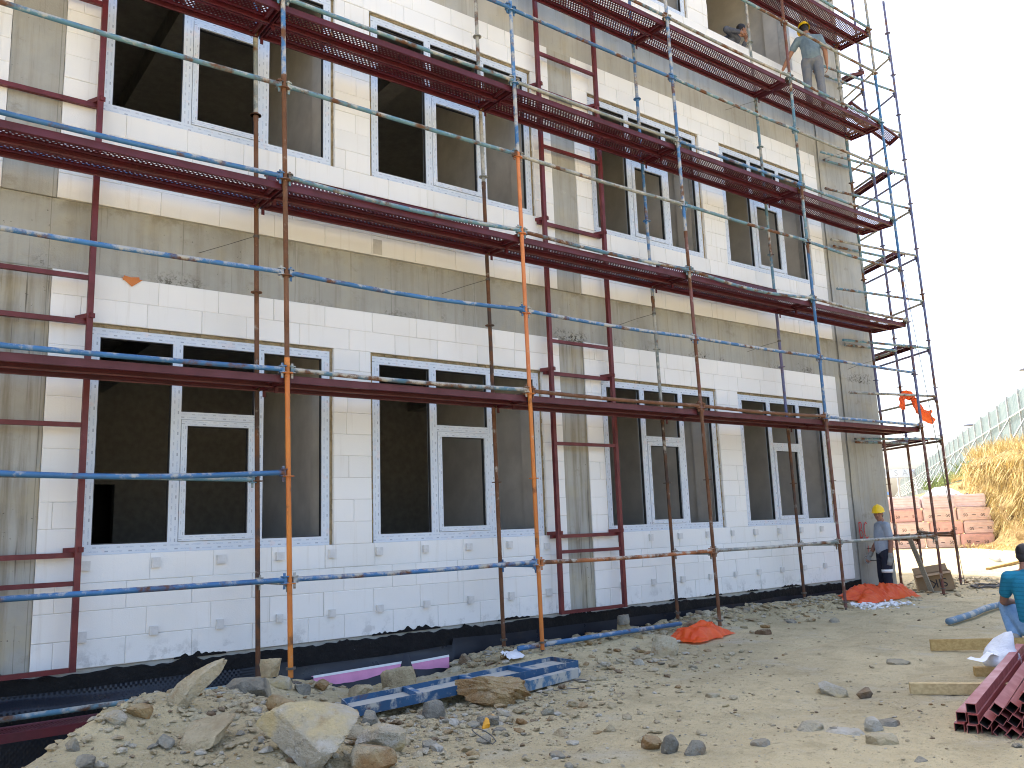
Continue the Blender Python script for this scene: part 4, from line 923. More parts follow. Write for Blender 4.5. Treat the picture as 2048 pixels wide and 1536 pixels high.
# ------------------------------------------------------------------ orange tarps
def tarp(label, cx, cy, lx, ly, rz, hgt, seed, folds=7., n=110):
    mb = MB(); m_ = n//2; c, s = math.cos(rz), math.sin(rz)
    for j in range(m_+1):
        for i in range(n+1):
            u = i/n*2-1; v = j/m_*2-1; edge = 1+.16*noise.noise((u*2.1+seed, v*2.1, 0)); x = u*lx*edge*(1-.25*v*v*.6); y = v*ly*(1+.22*noise.noise((u*3, seed, v)))
            x += .05*noise.noise((u*4, v*4, seed)); wx = cx+x*c-y*s; wy = cy+x*s+y*c
            env = max(0, 1-abs(u)**3)*max(0, 1-abs(v)**2.2)
            z = H0(wx, wy)+.02+hgt*env*(.38+.55*max(0, noise.noise((u*1.5+seed, v*.9, 0))+.25))
            for q, (an, fr, am) in enumerate(((.5, 1.2, .085), (1.2, 1.9, .06), (-.3, 3.0, .040), (.9, 6.0, .014))):
                kx = u*lx*3.2; ky = v*ly*3.2; a1 = kx*math.cos(an)+ky*math.sin(an)+.5*noise.noise((kx*.8, ky*.8, q+seed)); a2 = -kx*math.sin(an)+ky*math.cos(an)
                nn = noise.noise((a1*fr*folds*.12, a2*fr*.22, seed+q*5)); rg = 1.05-math.sqrt(nn*nn+.006)*2.3; z += am*max(0, rg)**1.6*env**.6*min(1, hgt*5)
            mb.v.append((wx, wy, z))
    for j in range(m_):
        for i in range(n): a = j*(n+1)+i; mb.face((a, a+1, a+n+2, a+n+1))
    o = mb.build('tarpaulin', M['tarp'], None, True); tag(o, label, 'tarpaulin', 'orange tarpaulins on the site'); return o
tarp('small crumpled orange tarp on the rubble between two scaffold poles', 8.50, -1.30, .54, .25, R(14), .13, 3.3)
tarp('large crumpled orange tarp on the ground before the standing worker', 13.95, -.62, 1.05, .28, R(2), .17, 8.1, 10)
mb = MB(); n = 26; m_ = 10      # rag knotted over a tower tube
path = [(16.33, -.14, 3.16), (16.34, -.15, 3.36), (16.45, -.17, 3.47), (16.58, -.2, 3.42), (16.61, -.22, 3.33), (16.68, -.24, 3.22), (16.78, -.27, 3.12), (16.93, -.30, 3.04), (17.12, -.33, 3.0)]
for i in range(n+1):
    t = i/n*(len(path)-1); k = min(int(t), len(path)-2); p = Vector(path[k]).lerp(Vector(path[k+1]), t-k); wd = .07+.09*(i/n)*(1-.25*(i/n))-.045*gauss(i/n, 0, .45, 0, .08, 1); dn = (Vector(path[k+1])-Vector(path[k])).normalized(); sv = Vector((-dn.z, 0, dn.x))
    for j in range(m_+1):
        v = j/m_*2-1; mb.v.append(tuple(p+sv*v*wd+Vector((.03*noise.noise((i*.4, v*2, 0)), -.045*math.sin(v*3.5+i*.35)+.03*noise.noise((i*.7, v*3, 5)), .05*noise.noise((i*.5, v*2.2, 2))))))
for i in range(n):
    for j in range(m_): a = i*(m_+1)+j; mb.face((a, a+1, a+m_+2, a+m_+1))
o = mb.build('tarpaulin', M['tarp'], None, True); tag(o, 'orange rag knotted on the corner tower and blowing sideways', 'tarpaulin', 'orange tarpaulins on the site')
# ------------------------------------------------------------------ straw bank, hoarding, far things
BD = Vector((.70, .714, 0)).normalized(); BN = Vector((-BD.y, BD.x, 0)); BD2 = Vector((.857, .515, 0)); BN2 = Vector((-.515, .857, 0))        # along the face / towards the site
def bank_pt(s, prof):   # s metres along the face, prof = (out from the toe, height)
    base = Vector((36.1, 6.9, 0))+BD*min(s, 3)+BD2*max(0, s-3); k = sst(1, 8, s); n = (BN*(1-k)+BN2*k).normalized(); return base-n*prof[0]+Vector((0, 0, prof[1]))
PROF = [(-1.6, -.45), (-.6, -.30), (.0, -.1), (.25, .5), (.30, 1.2), (.42, 1.9), (.35, 2.6), (.25, 3.0), (.6, 3.35), (1.4, 3.55), (3.0, 3.75), (7.0, 3.95), (14, 4.1), (30, 4.1), (60, 3.5)]
mb = MB(); S0, S1, DS = -26., 110., .0; ss = [-26+1.0*i for i in range(22)]+[-4+.22*i for i in range(60)]+[9.2+1.6*i for i in range(60)]
pp = []
for (a, b), (c, d) in zip(PROF, PROF[1:]):
    k = 5 if a < 1.4 else 2
    pp += [(a+(c-a)*i/k, b+(d-b)*i/k) for i in range(k)]
pp.append(PROF[-1]); m_ = len(pp)
for s in ss:
    soft = sst(2.2, 9, s)      # further on the cut fades into a grassy slope
    for a, h in pp:
        if soft > 0: a2 = a+(-.9*(1-h/4.)*0+ (h/3.6)*2.6 if a < 1.5 else 1.4)*soft; h2 = h
        else: a2, h2 = a, h
        q = bank_pt(s, (a2, h2)); w = 1. if -.6 < a < 6 else .3
        q += -BN*(.45*noise.noise((s*.8, h*1.1, 3))+.26*noise.noise((s*2.3, h*2.6, 9))+.05*noise.noise((s*6, h*6, 9)))*w*(a < 3); q.z += .16*noise.noise((s*.6, a*.7, 7))*(a > 0)+.10*noise.noise((s*2.2, a*2, 1))*(a > .3)*(a < 8)
        mb.v.append(tuple(q))
for i in range(len(ss)-1):
    for k in range(m_-1): mb.face((i*m_+k, i*m_+k+1, (i+1)*m_+k+1, (i+1)*m_+k))
t = NT('straw_earth'); n1 = t.noise(1.6, 8, .66, stretch=(1, 1, .6)); n2 = t.noise(7, 8, .7); c = t.mix(t.ramp(n1, .36, .62), (.40, .30, .13), (.26, .17, .075)); c = t.mix(t.ramp(n2, .5, .66, 0, .75), c, (.48, .39, .20)); c = t.mix(t.ramp(t.noise(2.1, 7, .7), .55, .64, 0, .85), c, (.09, .06, .03))
t.bump(n2, 1., .15); M['straw_earth'] = t.done(c, .97, 0., .1)
kind(mb.build('earth_bank', M['straw_earth'], None, True), 'structure')
# dry grass: blades on top of and down the bank
M['straw'] = m_plain('dry_grass_blades', (.56, .44, .20), .9, .4, 3, 0); M['greengrass'] = m_plain('faded_green_blades', (.20, .26, .10), .9, .3, 3, 0)
def blades(name, n, seed, fn, m, hmin, hmax, wd):
    r = np.random.RandomState(seed); V = []; Fc = []
    for i in range(n):
        p, up = fn(r); a = r.rand()*6.283; l = r.uniform(hmin, hmax); dx = Vector((math.cos(a), math.sin(a), 0)); tip = Vector(up)*l+Vector((r.normal(0, .35), r.normal(0, .35), 0))*l; b = len(V)
        V += [tuple(p-dx*wd), tuple(p+dx*wd), tuple(p+tip*.6+dx*wd*.7), tuple(p+tip*.6-dx*wd*.7), tuple(p+tip+Vector((0, 0, -.25*l*r.rand())))]; Fc += [(b, b+1, b+2, b+3), (b+3, b+2, b+4)]
    me = bpy.data.meshes.new(name); me.from_pydata(V, [], Fc); me.materials.append(m); return kind(link(name, me), 'stuff')
def g_top(r):
    s = r.uniform(-14, 34)**1.; a = r.exponential(.9)+.15; q = bank_pt(s, (a+.2+(2.2 if s > 4 else 0)*sst(2, 9, s), 3.25+.35*min(1, a)+.05*a)); return q, (0, 0, 1)
def g_face(r):
    s = r.uniform(-6, 9); h = r.uniform(.2, 3.2); a = .38-.2*(h > 2.4)+(h/3.6)*2.6*sst(2.2, 9, s); q = bank_pt(s, (a-.12, h)); return q, tuple(BN*.35+Vector((0, 0, -1 if r.rand() < .65 else .5)))
def g_toe(r):
    s = r.uniform(-12, 8); return bank_pt(s, (-abs(r.normal(0, .8))-.1, -.25)), (0, 0, .6)
blades('dry_grass', 9000, 5, g_top, M['straw'], .25, .75, .012); blades('dry_grass', 6000, 6, g_face, M['straw'], .15, .55, .013); blades('dry_grass', 1500, 7, g_toe, M['straw'], .1, .3, .014)
def g_green(r): s = r.uniform(16, 60); return bank_pt(s, (r.uniform(2.4, 4.8), 3.5)), (0, 0, 1)
blades('faded_grass', 2500, 9, g_green, M['greengrass'], .4, 1.3, .03)
# corrugated hoarding
FD = Vector((.857, .515, 0)); F0 = Vector((43.6, 8.3, 0)); FN = Vector((-.515, .857, 0))
FE = empty('hoarding_fence', tuple(F0+Vector((0, 0, 3.8))), 'tall pale corrugated metal hoarding fence along the top of the straw bank', 'fence'); fo = -(F0+Vector((0, 0, 3.8)))
t = NT('hoarding_sheet'); u = t.sep(t.obj())[2]; c = t.mix(t.ramp(t.noise(.8, 4), .35, .65), (.15, .205, .21), (.19, .245, .245)); M['hoard'] = t.done(c, .5, .3, .4)
M['hpost'] = m_plain('hoarding_post', (.46, .48, .46), .6)
for k in range(-9, 36):
    s0 = k*3.2; mb = MB(); n = 32; zt = 6.75+.05*math.sin(k*2.1); zb = 3.2
    for i in range(n+1):
        p = F0+FD*(s0+3.2*i/n)+FN*(.035 if i % 4 in (1, 2) else 0)+fo; e = .05*(i % 4 in (1, 2)); mb.v += [(p.x, p.y, zb+fo.z), (p.x, p.y, zt+e+fo.z)]
    for i in range(n): mb.face((2*i, 2*i+2, 2*i+3, 2*i+1))
    mb.build('sheet_panel', M['hoard'], FE)
    mb = MB(); p = F0+FD*s0+FN*.11+fo; mb.obox(p+Vector((0, 0, 2.6)), p+Vector((0, 0, zt+.04)), .09, .08, tuple(FD)); mb.build('post', M['hpost'], FE)
    mb = MB()
    pass
    for z in (5.72, 4.2): mb = MB(); mb.obox(p+FD*.06+FN*.03+Vector((0, 0, z)), p+FD*3.13+FN*.03+Vector((0, 0, z+.02)), .05, .06); mb.build('rail', M['hpost'], FE)
    if k % 2: mb = MB(); mb.obox(p+Vector((0, 0, 5.7)), p+FN*1.5-FD*.6+Vector((0, 0, 3.5)), .06, .06); mb.build('brace', M['hpost'], FE)
# stack of pink wrapped insulation packs
XD = Vector((.55, -.835, 0)); XN = Vector((-.835, -.55, 0)); X0 = Vector((34.25, 11.75, -.34))
M['wrap'] = m_plain('pink_film', (.80, .60, .53), .45, .16, 3); M['wrap2'] = m_plain('red_film', (.80, .47, .40), .45, .2, 3); M['wrap3'] = m_plain('pale_pink_film', (.82, .68, .68), .45, .15, 3)
rr = random.Random(3); LV4 = ['bottom', 'second', 'third', 'top']; CO = ['first', 'second', 'third', 'fourth', 'fifth']
def pack(p, L, Hh, Dp, m, label, marks, rot=0.):
    E = empty('insulation_pack', tuple(p), label, 'insulation pack', 'pink insulation packs stacked by the bank', (0, 0, math.atan2(XD.y, XD.x)+rot))
    bm = bmesh.new(); bmesh.ops.create_cube(bm, size=1.)
    for v in bm.verts: v.co = (v.co.x*L, v.co.y*Dp, v.co.z*Hh+Hh/2)
    bmesh.ops.bevel(bm, geom=list(bm.edges)+list(bm.verts), offset=.045, segments=2, affect='EDGES')
    me = bpy.data.meshes.new('film_wrap'); bm.to_mesh(me); bm.free(); me.materials.append(m)
    autosmooth(link('film_wrap', me, E), 28)
    mb = MB()
    for z in (.2, .4, .6, .8): mb.box((-L/2+.1, -Dp/2-.004, Hh*z-.006), (L/2-.1, -Dp/2+.01, Hh*z+.006))
    mb.build('fold_line', M['wrap2'], E)
    if marks:
        for x in (-L*.28, L*.24):
            text_mesh('50', .17, M['ink'], 'printed_number', E, Matrix.Translation((x, -Dp/2-.008, Hh*.42)) @ Matrix.Rotation(R(90), 4, 'X') @ Matrix.Rotation(R(180 if rr.random() < .4 else 0), 4, 'Z'))
        mb = MB(); mb.box((-.10, -Dp/2-.009, Hh*.41), (.04, -Dp/2-.004, Hh*.45)); mb.build('printed_dash', M['ink'], E)
for l in range(4):
    for c in range(4):
        m = M['wrap3'] if l == 3 else (M['wrap'] if (l+c) % 3 else M['wrap2']); off = (.62 if l in (1,) else .0)+.1*rr.random()
        if l == 3 and c == 3: off -= .25
        p = X0+XD*(.6+c*1.28+off*.3)+Vector((0, 0, l*.545))-XN*(.12*l-.1*rr.random()); pack(p, 1.24, .53+.02*rr.random(), .62, m, 'pink insulation pack, %s layer of the stack, %s column from the left' % (LV4[l], CO[c]), l < 3, .06*(rr.random()-.5))
mb = MB(); n = 24
for j in range(9):
    for i in range(n+1):
        u = i/n; p = X0+XD*(2.7+1.7*u)-XN*(.1+.11*j)+Vector((0, 0, 2.18+.36*math.sin(math.pi*min(1, u*1.15))*math.sin(math.pi*j/8)**.6+.10*noise.noise((i*.5, j*.6, 2)))); mb.v.append(tuple(p))
for j in range(8):
    for i in range(n): a = j*(n+1)+i; mb.face((a, a+1, a+n+2, a+n+1))
o = mb.build('plastic_sheet', M['white'], None, True); tag(o, 'white plastic sheet humped over the top of the pink stack', 'plastic sheet')
M['blackfilm'] = m_plain('black_film', (.018, .015, .02), .4)
mb = MB(); n = 16
for i in range(n+1):
    z = 1.35*i/n; p = X0+XD*(5.55+.18*noise.noise((z*3, 1, 1)))-XN*.05
    for k in range(5): q = p+XD*(.0+.17*k*(1+.5*noise.noise((z*2.3, k, 2))))-XN*(.02*k+.09*noise.noise((z*4, k*.8, 4))); mb.v.append((q.x, q.y, -.34+z))
for i in range(n):
    for k in range(4): a = i*5+k; mb.face((a, a+1, a+6, a+5))
o = mb.build('plastic_sheet', M['blackfilm'], None, True); tag(o, 'torn black plastic film hanging at the right end of the pink stack', 'plastic sheet')
# far sign, shed roof, lamps, mast
sd_ = Vector((.82, -.57, 0)); SG = empty('sign_board', (107., 48.9, -.34), 'distant white sign board with thin grey frame seen past the corner', 'sign', rot=(0, 0, math.atan2(-.57, .82)))
mb = MB(); mb.box((-9, -.04, 6.2), (2.7, .04, 7.25)); mb.build('panel', M['sign'], SG); mb = MB()
for z in (6.16, 7.29): mb.box((-9, -.07, z-.03), (2.7, .05, z+.03))
for x in (-8, -4, 0, 2.4): mb.box((x-.08, .05, 0), (x+.08, .2, 6.9))
mb.build('steel_frame', M['spacer'], SG)
for ch, x in (('R', -1.45), ('S', -.25), ('A', .95), ('N', 2.05)): text_mesh(ch, 1.05, M['spacer'], 'letter', SG, Matrix.Translation((x, -.06, 6.72)) @ Matrix.Rotation(R(90), 4, 'X'))
SH = empty('shed', (74.5, 36.5, -.34), 'small distant shed with dark blue pitched roof behind the pink stack', 'shed', rot=(0, 0, R(-30)))
mb = MB(); mb.box((-4, 0, 0), (4, 5, 3.3)); mb.build('wall', M['sign'], SH); mb = MB(); mb.add([(-4.3, -.3, 3.3), (4.3, -.3, 3.3), (4.3, 2.5, 4.5), (-4.3, 2.5, 4.5), (4.3, 5.3, 3.3), (-4.3, 5.3, 3.3)], [(0, 1, 2, 3), (3, 2, 4, 5), (0, 3, 5), (1, 4, 2)]); mb.build('roof', m_plain('blue_roof', (.03, .09, .20), .5), SH)
def lamp(x, y, zt, zg, label, sgn):
    E = empty('street_lamp', (x, y, zg), label, 'street lamp', 'street lamps beyond the hoarding'); mb = MB(); h = zt-zg; q = Vector((.61, -.79, 0))*sgn
    mb.tube([(q.x*1.9, q.y*1.9, 0), (q.x*1.9, q.y*1.9, h-.5), (q.x*1.6, q.y*1.6, h-.05), (q.x*.5, q.y*.5, h+.02)], .045, 8); mb.build('lamp_post', M['hpost'], E)
    mb = MB(); n = 10; r = 12
    for i in range(n+1):
        th = math.pi*i/n
        for k in range(r): a = 6.2832*k/r; v = q*(.62*math.cos(th))+Vector((-q.y, q.x, 0))*(.2*math.sin(th)*math.cos(a))+Vector((0, 0, max(-.05, .17*math.sin(th)*math.sin(a)))); mb.v.append(tuple(v+Vector((0, 0, h))))
    for i in range(n):
        for k in range(r): k2 = (k+1) % r; mb.face((i*r+k, i*r+k2, (i+1)*r+k2, (i+1)*r+k))
    mb.build('lamp_head', m_plain('lamp_grey', (.30, .32, .36), .5), E, True)
lamp(68.4, 21.8, 7.74, 3.6, 'small grey street lamp head showing above the hoarding', 1); lamp(54.3, 11.75, 9.27, 3.6, 'larger grey street lamp head at the right edge above the hoarding', 1)
MA = empty('antenna_mast', (117, 53.3, -.34), 'thin distant mast beside the white sign board', 'mast'); mb = MB(); mb.tube([(0, 0, 0), (0, 0, 10.2)], .05, 6); mb.build('mast_pole', M['spacer'], MA)
# ------------------------------------------------------------------ people
M['skin'] = m_plain('skin_tan', (.34, .17, .105), .55, .08, 12, .05); M['skin2'] = m_plain('skin_shade', (.27, .13, .085), .55, .08, 12, .05); M['hair'] = m_plain('black_hair', (.012, .010, .012), .5, .3, 30, .5)
M['shirtA'] = m_cloth('grey_blue_tshirt', (.34, .385, .45), (.28, .325, .39)); M['trA'] = m_cloth('navy_work_trousers', (.018, .021, .036), (.028, .030, .046)); M['shirtB'] = m_cloth('grey_green_tshirt', (.20, .265, .30), (.15, .205, .24)); M['trB'] = m_cloth('grey_dusty_jeans', (.20, .20, .20), (.13, .155, .20))
M['shirtC'] = m_cloth('slate_sweater', (.12, .13, .16), (.07, .08, .11)); M['shirtD'] = m_cloth('teal_striped_shirt', (.015, .22, .36), (.02, .18, .30), 60, .85, .042); M['trD'] = m_cloth('light_blue_jeans', (.16, .30, .50), (.24, .38, .56)); M['boot'] = m_plain('dusty_boot', (.16, .14, .11), .85); M['glove'] = m_plain('grey_glove', (.25, .26, .25), .8); M['sole'] = m_plain('grey_sole', (.30, .29, .26), .85, .2, 40, .6)
M['helm'] = m_plain('yellow_helmet', (.92, .60, .01), .3, .05, 4, .02); M['reflect'] = m_plain('reflective_band', (.78, .80, .80), .4); M['eye'] = m_plain('eye_dark', (.02, .015, .012), .3); M['lip'] = m_plain('lip', (.24, .09, .07), .5)
def cap(bm, p, q, r1, r2, seg=12):
    p = Vector(p); q = Vector(q); d = q-p; L = d.length
    for c, r in ((p, r1), (q, r2)):
        g = bmesh.ops.create_uvsphere(bm, u_segments=seg, v_segments=8, radius=r); bmesh.ops.translate(bm, verts=g['verts'], vec=c)
    if L > 1e-4:
        g = bmesh.ops.create_cone(bm, segments=seg, radius1=r1, radius2=r2, depth=L, cap_ends=True); rot = d.to_track_quat('Z', 'Y').to_matrix().to_4x4(); bmesh.ops.transform(bm, matrix=Matrix.Translation((p+q)/2) @ rot, verts=g['verts'])
def ell(bm, c, rad, X):     # ellipsoid with axes given by 3x3 X (columns)
    g = bmesh.ops.create_uvsphere(bm, u_segments=18, v_segments=12, radius=1.); bmesh.ops.transform(bm, matrix=Matrix.Translation(c) @ (X @ Matrix.Diagonal(rad)).to_4x4(), verts=g['verts'])
def fuse(bm, name, m, parent, vox=.012, sm=4):
    me = bpy.data.meshes.new('t'); bm.to_mesh(me); bm.free(); o = bpy.data.objects.new('t', me); COL.objects.link(o)
    a = o.modifiers.new('r', 'REMESH'); a.mode = 'VOXEL'; a.voxel_size = vox; b = o.modifiers.new('s', 'SMOOTH'); b.factor = .5; b.iterations = sm
    dg = bpy.context.evaluated_depsgraph_get(); r = bpy.data.meshes.new_from_object(o.evaluated_get(dg)); bpy.data.objects.remove(o); bpy.data.meshes.remove(me)
    r.name = name; r.materials.clear(); r.materials.append(m)
    for f in r.polygons: f.use_smooth = True
    return link(name, r, parent)
def frame3(f, up=(0, 0, 1)):
    f = Vector(f).normalized(); u = Vector(up); r = f.cross(u).normalized(); u = r.cross(f); return Matrix((r, f, u)).transposed()   # columns right, forward, up
def hand(bm, w, d, pn, curl=.5, s=1.):
    # palm from the wrist w along d, pn = palm normal; four unequal fingers and a thumb leaving the side of the palm
    d = Vector(d).normalized(); pn = Vector(pn); pn = (pn-d*pn.dot(d)).normalized(); sv = d.cross(pn); w = Vector(w)
    for k in (-1, 0, 1): cap(bm, w+sv*.012*k*s, w+d*.085*s+sv*.026*k*s, .017*s, .015*s, 8)
    for k, L in ((-1.5, .062), (-.5, .078), (.5, .083), (1.5, .072)):
        b = w+d*.09*s+sv*k*.0195*s; a1 = curl*.7; e1 = b+(d*math.cos(a1)+pn*math.sin(a1))*L*.55*s; a2 = curl*1.9; e2 = e1+(d*math.cos(a2)+pn*math.sin(a2))*L*.5*s
        cap(bm, b, e1, .0095*s, .0088*s, 7); cap(bm, e1, e2, .0088*s, .0072*s, 7)
    b = w+d*.03*s+sv*.03*s; e1 = b+(d*.6+sv*.7+pn*.25).normalized()*.045*s; e2 = e1+(d*.85+sv*.15+pn*.5).normalized()*.035*s; cap(bm, b, e1, .0125*s, .011*s, 7); cap(bm, e1, e2, .011*s, .008*s, 7)
def person(label, base, J, facing, head_f, mats, hairy=True, helmet=False, sleeve=.55, gloves=False, palms=None, belly=0., chin=0.):
    """J: joints in world coordinates; the body is one fused mesh, clothes are shells over it"""
    E = empty('person', base, label, 'person'); o = Vector(base); J = {k: Vector(v)-o for k, v in J.items()}; skin, shirt, trs, shoe = mats
    X = frame3(facing); r, f, u = X.col[0], X.col[1], X.col[2]
    hd = J['head']; HX = frame3(head_f[:3], head_f[3:] if len(head_f) > 3 else (0, 0, 1)); hr, hf, hu = HX.col[0], HX.col[1], HX.col[2]
    bm = bmesh.new(); nk = J['neck']; ch = J['chest']; pv = J['pelvis']; spx = frame3(facing, (nk-pv).normalized())
    ell(bm, hd+hu*.02, (.073, .092, .10), HX); ell(bm, hd-hu*.045+hf*.018, (.060, .070, .078), HX); ell(bm, hd-hu*.098+hf*.05, (.030, .026, .022), HX)
    cap(bm, hd+hf*.088+hu*.012, hd+hf*.108-hu*.026, .010, .016, 8); ell(bm, hd+hf*.078+hu*.03, (.05, .02, .012), HX)
    for s in (-1, 1): ell(bm, hd+hr*.074*s-hu*.005-hf*.005, (.010, .02, .031), HX); ell(bm, hd+hf*.062+hr*.038*s-hu*.03, (.022, .022, .02), HX)
    cap(bm, hd-hu*.06-hf*.015, nk, .054, .06)
    ell(bm, ch, (.155, .105, .17), spx); ell(bm, pv, (.15, .105, .13), spx); cap(bm, ch, pv, .12, .125)
    for s in 'LR':
        sg = -1 if s == 'L' else 1; sh, el, wr = J['sh'+s], J['el'+s], J['wr'+s]; hp, kn, an = J['hp'+s], J['kn'+s], J['an'+s]
        cap(bm, nk-u*.03, sh, .06, .058); cap(bm, sh, el, .056, .043); cap(bm, el, el.lerp(wr, .35), .043, .043); cap(bm, el.lerp(wr, .35), wr, .043, .028)
        cap(bm, hp, kn, .085, .058); cap(bm, kn, kn.lerp(an, .35), .056, .056); cap(bm, kn.lerp(an, .35), an, .056, .038)
        pd = (palms or {}).get(s, (wr-el, r*-sg, .5)); hand(bm, wr, pd[0], pd[1], pd[2])
    body = fuse(bm, 'body', skin, E, .0095, 3)
    # eyes, mouth
    for s in (-1, 1):
        b2 = bmesh.new(); ell(b2, hd+hf*.083+hr*.031*s+hu*.012, (.012, .006, .006), HX); me = bpy.data.meshes.new('eye'); b2.to_mesh(me); b2.free(); me.materials.append(M['eye']); link('eye', me, E)
    b2 = bmesh.new(); ell(b2, hd+hf*.084-hu*.056, (.022, .006, .006), HX); me = bpy.data.meshes.new('mouth'); b2.to_mesh(me); b2.free(); me.materials.append(M['lip']); link('mouth', me, E)
    if hairy:
        bm = bmesh.new(); ell(bm, hd+hu*.038-hf*.016, (.083, .096, .094), HX); ell(bm, hd-hf*.045-hu*.02, (.074, .056, .07), HX)
        for v in bm.verts:
            k = noise.noise(tuple(v.co*28)); v.co += (v.co-hd).normalized()*.006*k
        for v in list(bm.verts):
            d = v.co-hd
            if d.dot(hf) > .045 and d.dot(hu) < .06: v.co -= hf*(d.dot(hf)-.04)
        fuse(bm, 'hair', M['hair'], E, .008, 2)
    if helmet:
        mb = MB(); n = 24
        for i in range(9):
            th = math.pi/2*i/8
            for k in range(n):
                a = 6.2832*k/n; rr_ = math.cos(th); mb.v.append(tuple(hd+hu*(.030+.132*math.sin(th)**.9)+hr*(.104*rr_*math.cos(a))+hf*(.126*rr_*math.sin(a)-.006)))
        for i in range(8):
            for k in range(n): k2 = (k+1) % n; mb.face((i*n+k, i*n+k2, (i+1)*n+k2, (i+1)*n+k))
        b0 = len(mb.v)
        for k in range(n):
            a = 6.2832*k/n; pk = max(0, math.sin(a)); mb.v.append(tuple(hd+hu*(.025-.010*pk)+hr*(.114*math.cos(a))+hf*(.134*math.sin(a)-.006+.04*pk**2)))
        for k in range(n): k2 = (k+1) % n; mb.face((k, b0+k, b0+k2, k2))
        hm = mb.build('helmet', M['helm'], E, True); mb = MB(); mb.tube([hd+hu*(.032+.130*math.sin(t))+hf*(.124*math.cos(t)-.006) for t in [math.pi*i/12 for i in range(2, 11)]], .010, 6); mb.build('helmet_ridge', M['helm'], hm, True)
    bm = bmesh.new(); ell(bm, ch+u*.01, (.175, .122, .175), spx); cap(bm, ch-u*.02, pv+u*.05, .138+belly, .148+belly)
    for s in (-1, 1): cap(bm, ch+r*.06*s, pv+r*.05*s+u*.03, .105, .115)
    cap(bm, nk-u*.055, nk-u*.02, .085, .07)
    for s in 'LR':
        sh, el = J['sh'+s], J['el'+s]; cap(bm, nk-u*.05, sh-u*.005, .072, .07); cap(bm, sh, sh.lerp(el, min(1, sleeve)), .070, .066)
        if sleeve > 1: cap(bm, el, el.lerp(J['wr'+s], sleeve-1), .056, .046)
    wr_ = random.Random(len(label))
    for v in bm.verts: v.co += Vector((noise.noise(tuple(v.co*9)), noise.noise(tuple(v.co*9+Vector((5, 1, 2)))), 0))*.010
    fuse(bm, 'shirt', shirt, E, .0115, 2)
    bm = bmesh.new(); ell(bm, pv-u*.015, (.165, .122, .125), spx)
    for s in 'LR':
        hp, kn, an = J['hp'+s], J['kn'+s], J['an'+s]; cap(bm, pv, hp, .11, .105); cap(bm, hp, kn, .103, .077); cap(bm, kn, kn.lerp(an, .4), .075, .074); cap(bm, kn.lerp(an, .4), an+(kn-an)*.03, .074, .066)
    for v in bm.verts: v.co += Vector((noise.noise(tuple(v.co*11)), noise.noise(tuple(v.co*11+Vector((5, 1, 2)))), noise.noise(tuple(v.co*8))))*.009
    fuse(bm, 'trousers', trs, E, .0115, 2)
    for s in 'LR':
        an = J['an'+s]; t = J.get('toe'+s, an+f*.17-u*.05); d = (t-an); d = (d-u*d.dot(u)).normalized() if abs(d.dot(u)) < d.length*.8 else d.normalized(); bm = bmesh.new(); lo_ = an-u*.045 if 'toe'+s not in J else an
        cap(bm, an, lo_-d*.035, .05, .048); cap(bm, lo_-d*.045, t, .046, .04); fuse(bm, 'boot', shoe, E, .011, 2)
        if gloves:
            bm = bmesh.new(); wr, el = J['wr'+s], J['el'+s]; pd = (palms or {}).get(s, (wr-el, r*(1 if s == 'L' else -1), .5)); cap(bm, wr+(el-wr)*.12, wr, .042, .04); hand(bm, wr, pd[0], pd[1], pd[2], 1.18); fuse(bm, 'glove', M['glove'], E, .008, 1)
    return E
# worker standing by the concrete corner
f = Vector((-.80, .58, 0)).normalized(); rt = Vector((f.y, -f.x, 0)); b = Vector((14.52, -.44, -.47)); Z = Vector((0, 0, 1))
def P(b, f, rt, x, y, z): return b+rt*x+f*y+Z*z
j = lambda *a: P(b, f, rt, *a)
JA = dict(head=j(0, .03, 1.60), neck=j(0, -.01, 1.45), chest=j(0, .0, 1.26), pelvis=j(0, 0, .94), shL=j(-.16, -.01, 1.385), shR=j(.16, -.01, 1.385), elL=j(-.20, -.05, 1.10), elR=j(.20, .02, 1.10), wrL=j(-.20, -.01, .86), wrR=j(.19, .17, .875), hpL=j(-.09, 0, .90), hpR=j(.09, 0, .90), knL=j(-.10, .03, .50), knR=j(.11, .03, .50), anL=j(-.11, 0, .09), anR=j(.12, -.02, .09))
A = person('worker in yellow helmet, grey blue T-shirt and gloves standing at the concrete corner', tuple(b), JA, f, (-.93, -.22, -.05), (M['skin2'], M['shirtA'], M['trA'], M['boot']), True, True, .6, True, belly=.005)
mb = MB(); k = JA['knL'].lerp(JA['hpL'], .25)-b; mb.ring(k, (0, .03, 1), .086, .095, .055, 20); mb.build('reflective_band', M['reflect'], A, True)
# worker on the upper deck, seen from behind
f = Vector((.84, .54, 0)).normalized(); rt = Vector((f.y, -f.x, 0)); b = Vector((13.36, -.70, 8.545)); j = lambda *a: P(b, f, rt, *a)
JB = dict(head=j(-.07, .05, 1.545), neck=j(-.02, .0, 1.40), chest=j(0, .0, 1.20), pelvis=j(.02, 0, .90), shL=j(-.19, .0, 1.33), shR=j(.18, .0, 1.30), elL=j(-.36, .07, 1.10), elR=j(.26, .0, 1.03), wrL=j(-.50, .16, .90), wrR=j(.27, .08, .80), hpL=j(-.08, 0, .86), hpR=j(.11, 0, .86), knL=j(-.09, .02, .47), knR=j(.13, .02, .47), anL=j(-.09, -.02, .09), anR=j(.14, -.02, .09))
person('worker in yellow helmet seen from behind standing on the upper scaffold deck', tuple(b), JB, f, (.55, .80, -.25), (M['skin'], M['shirtB'], M['trB'], M['boot']), True, True, .55)
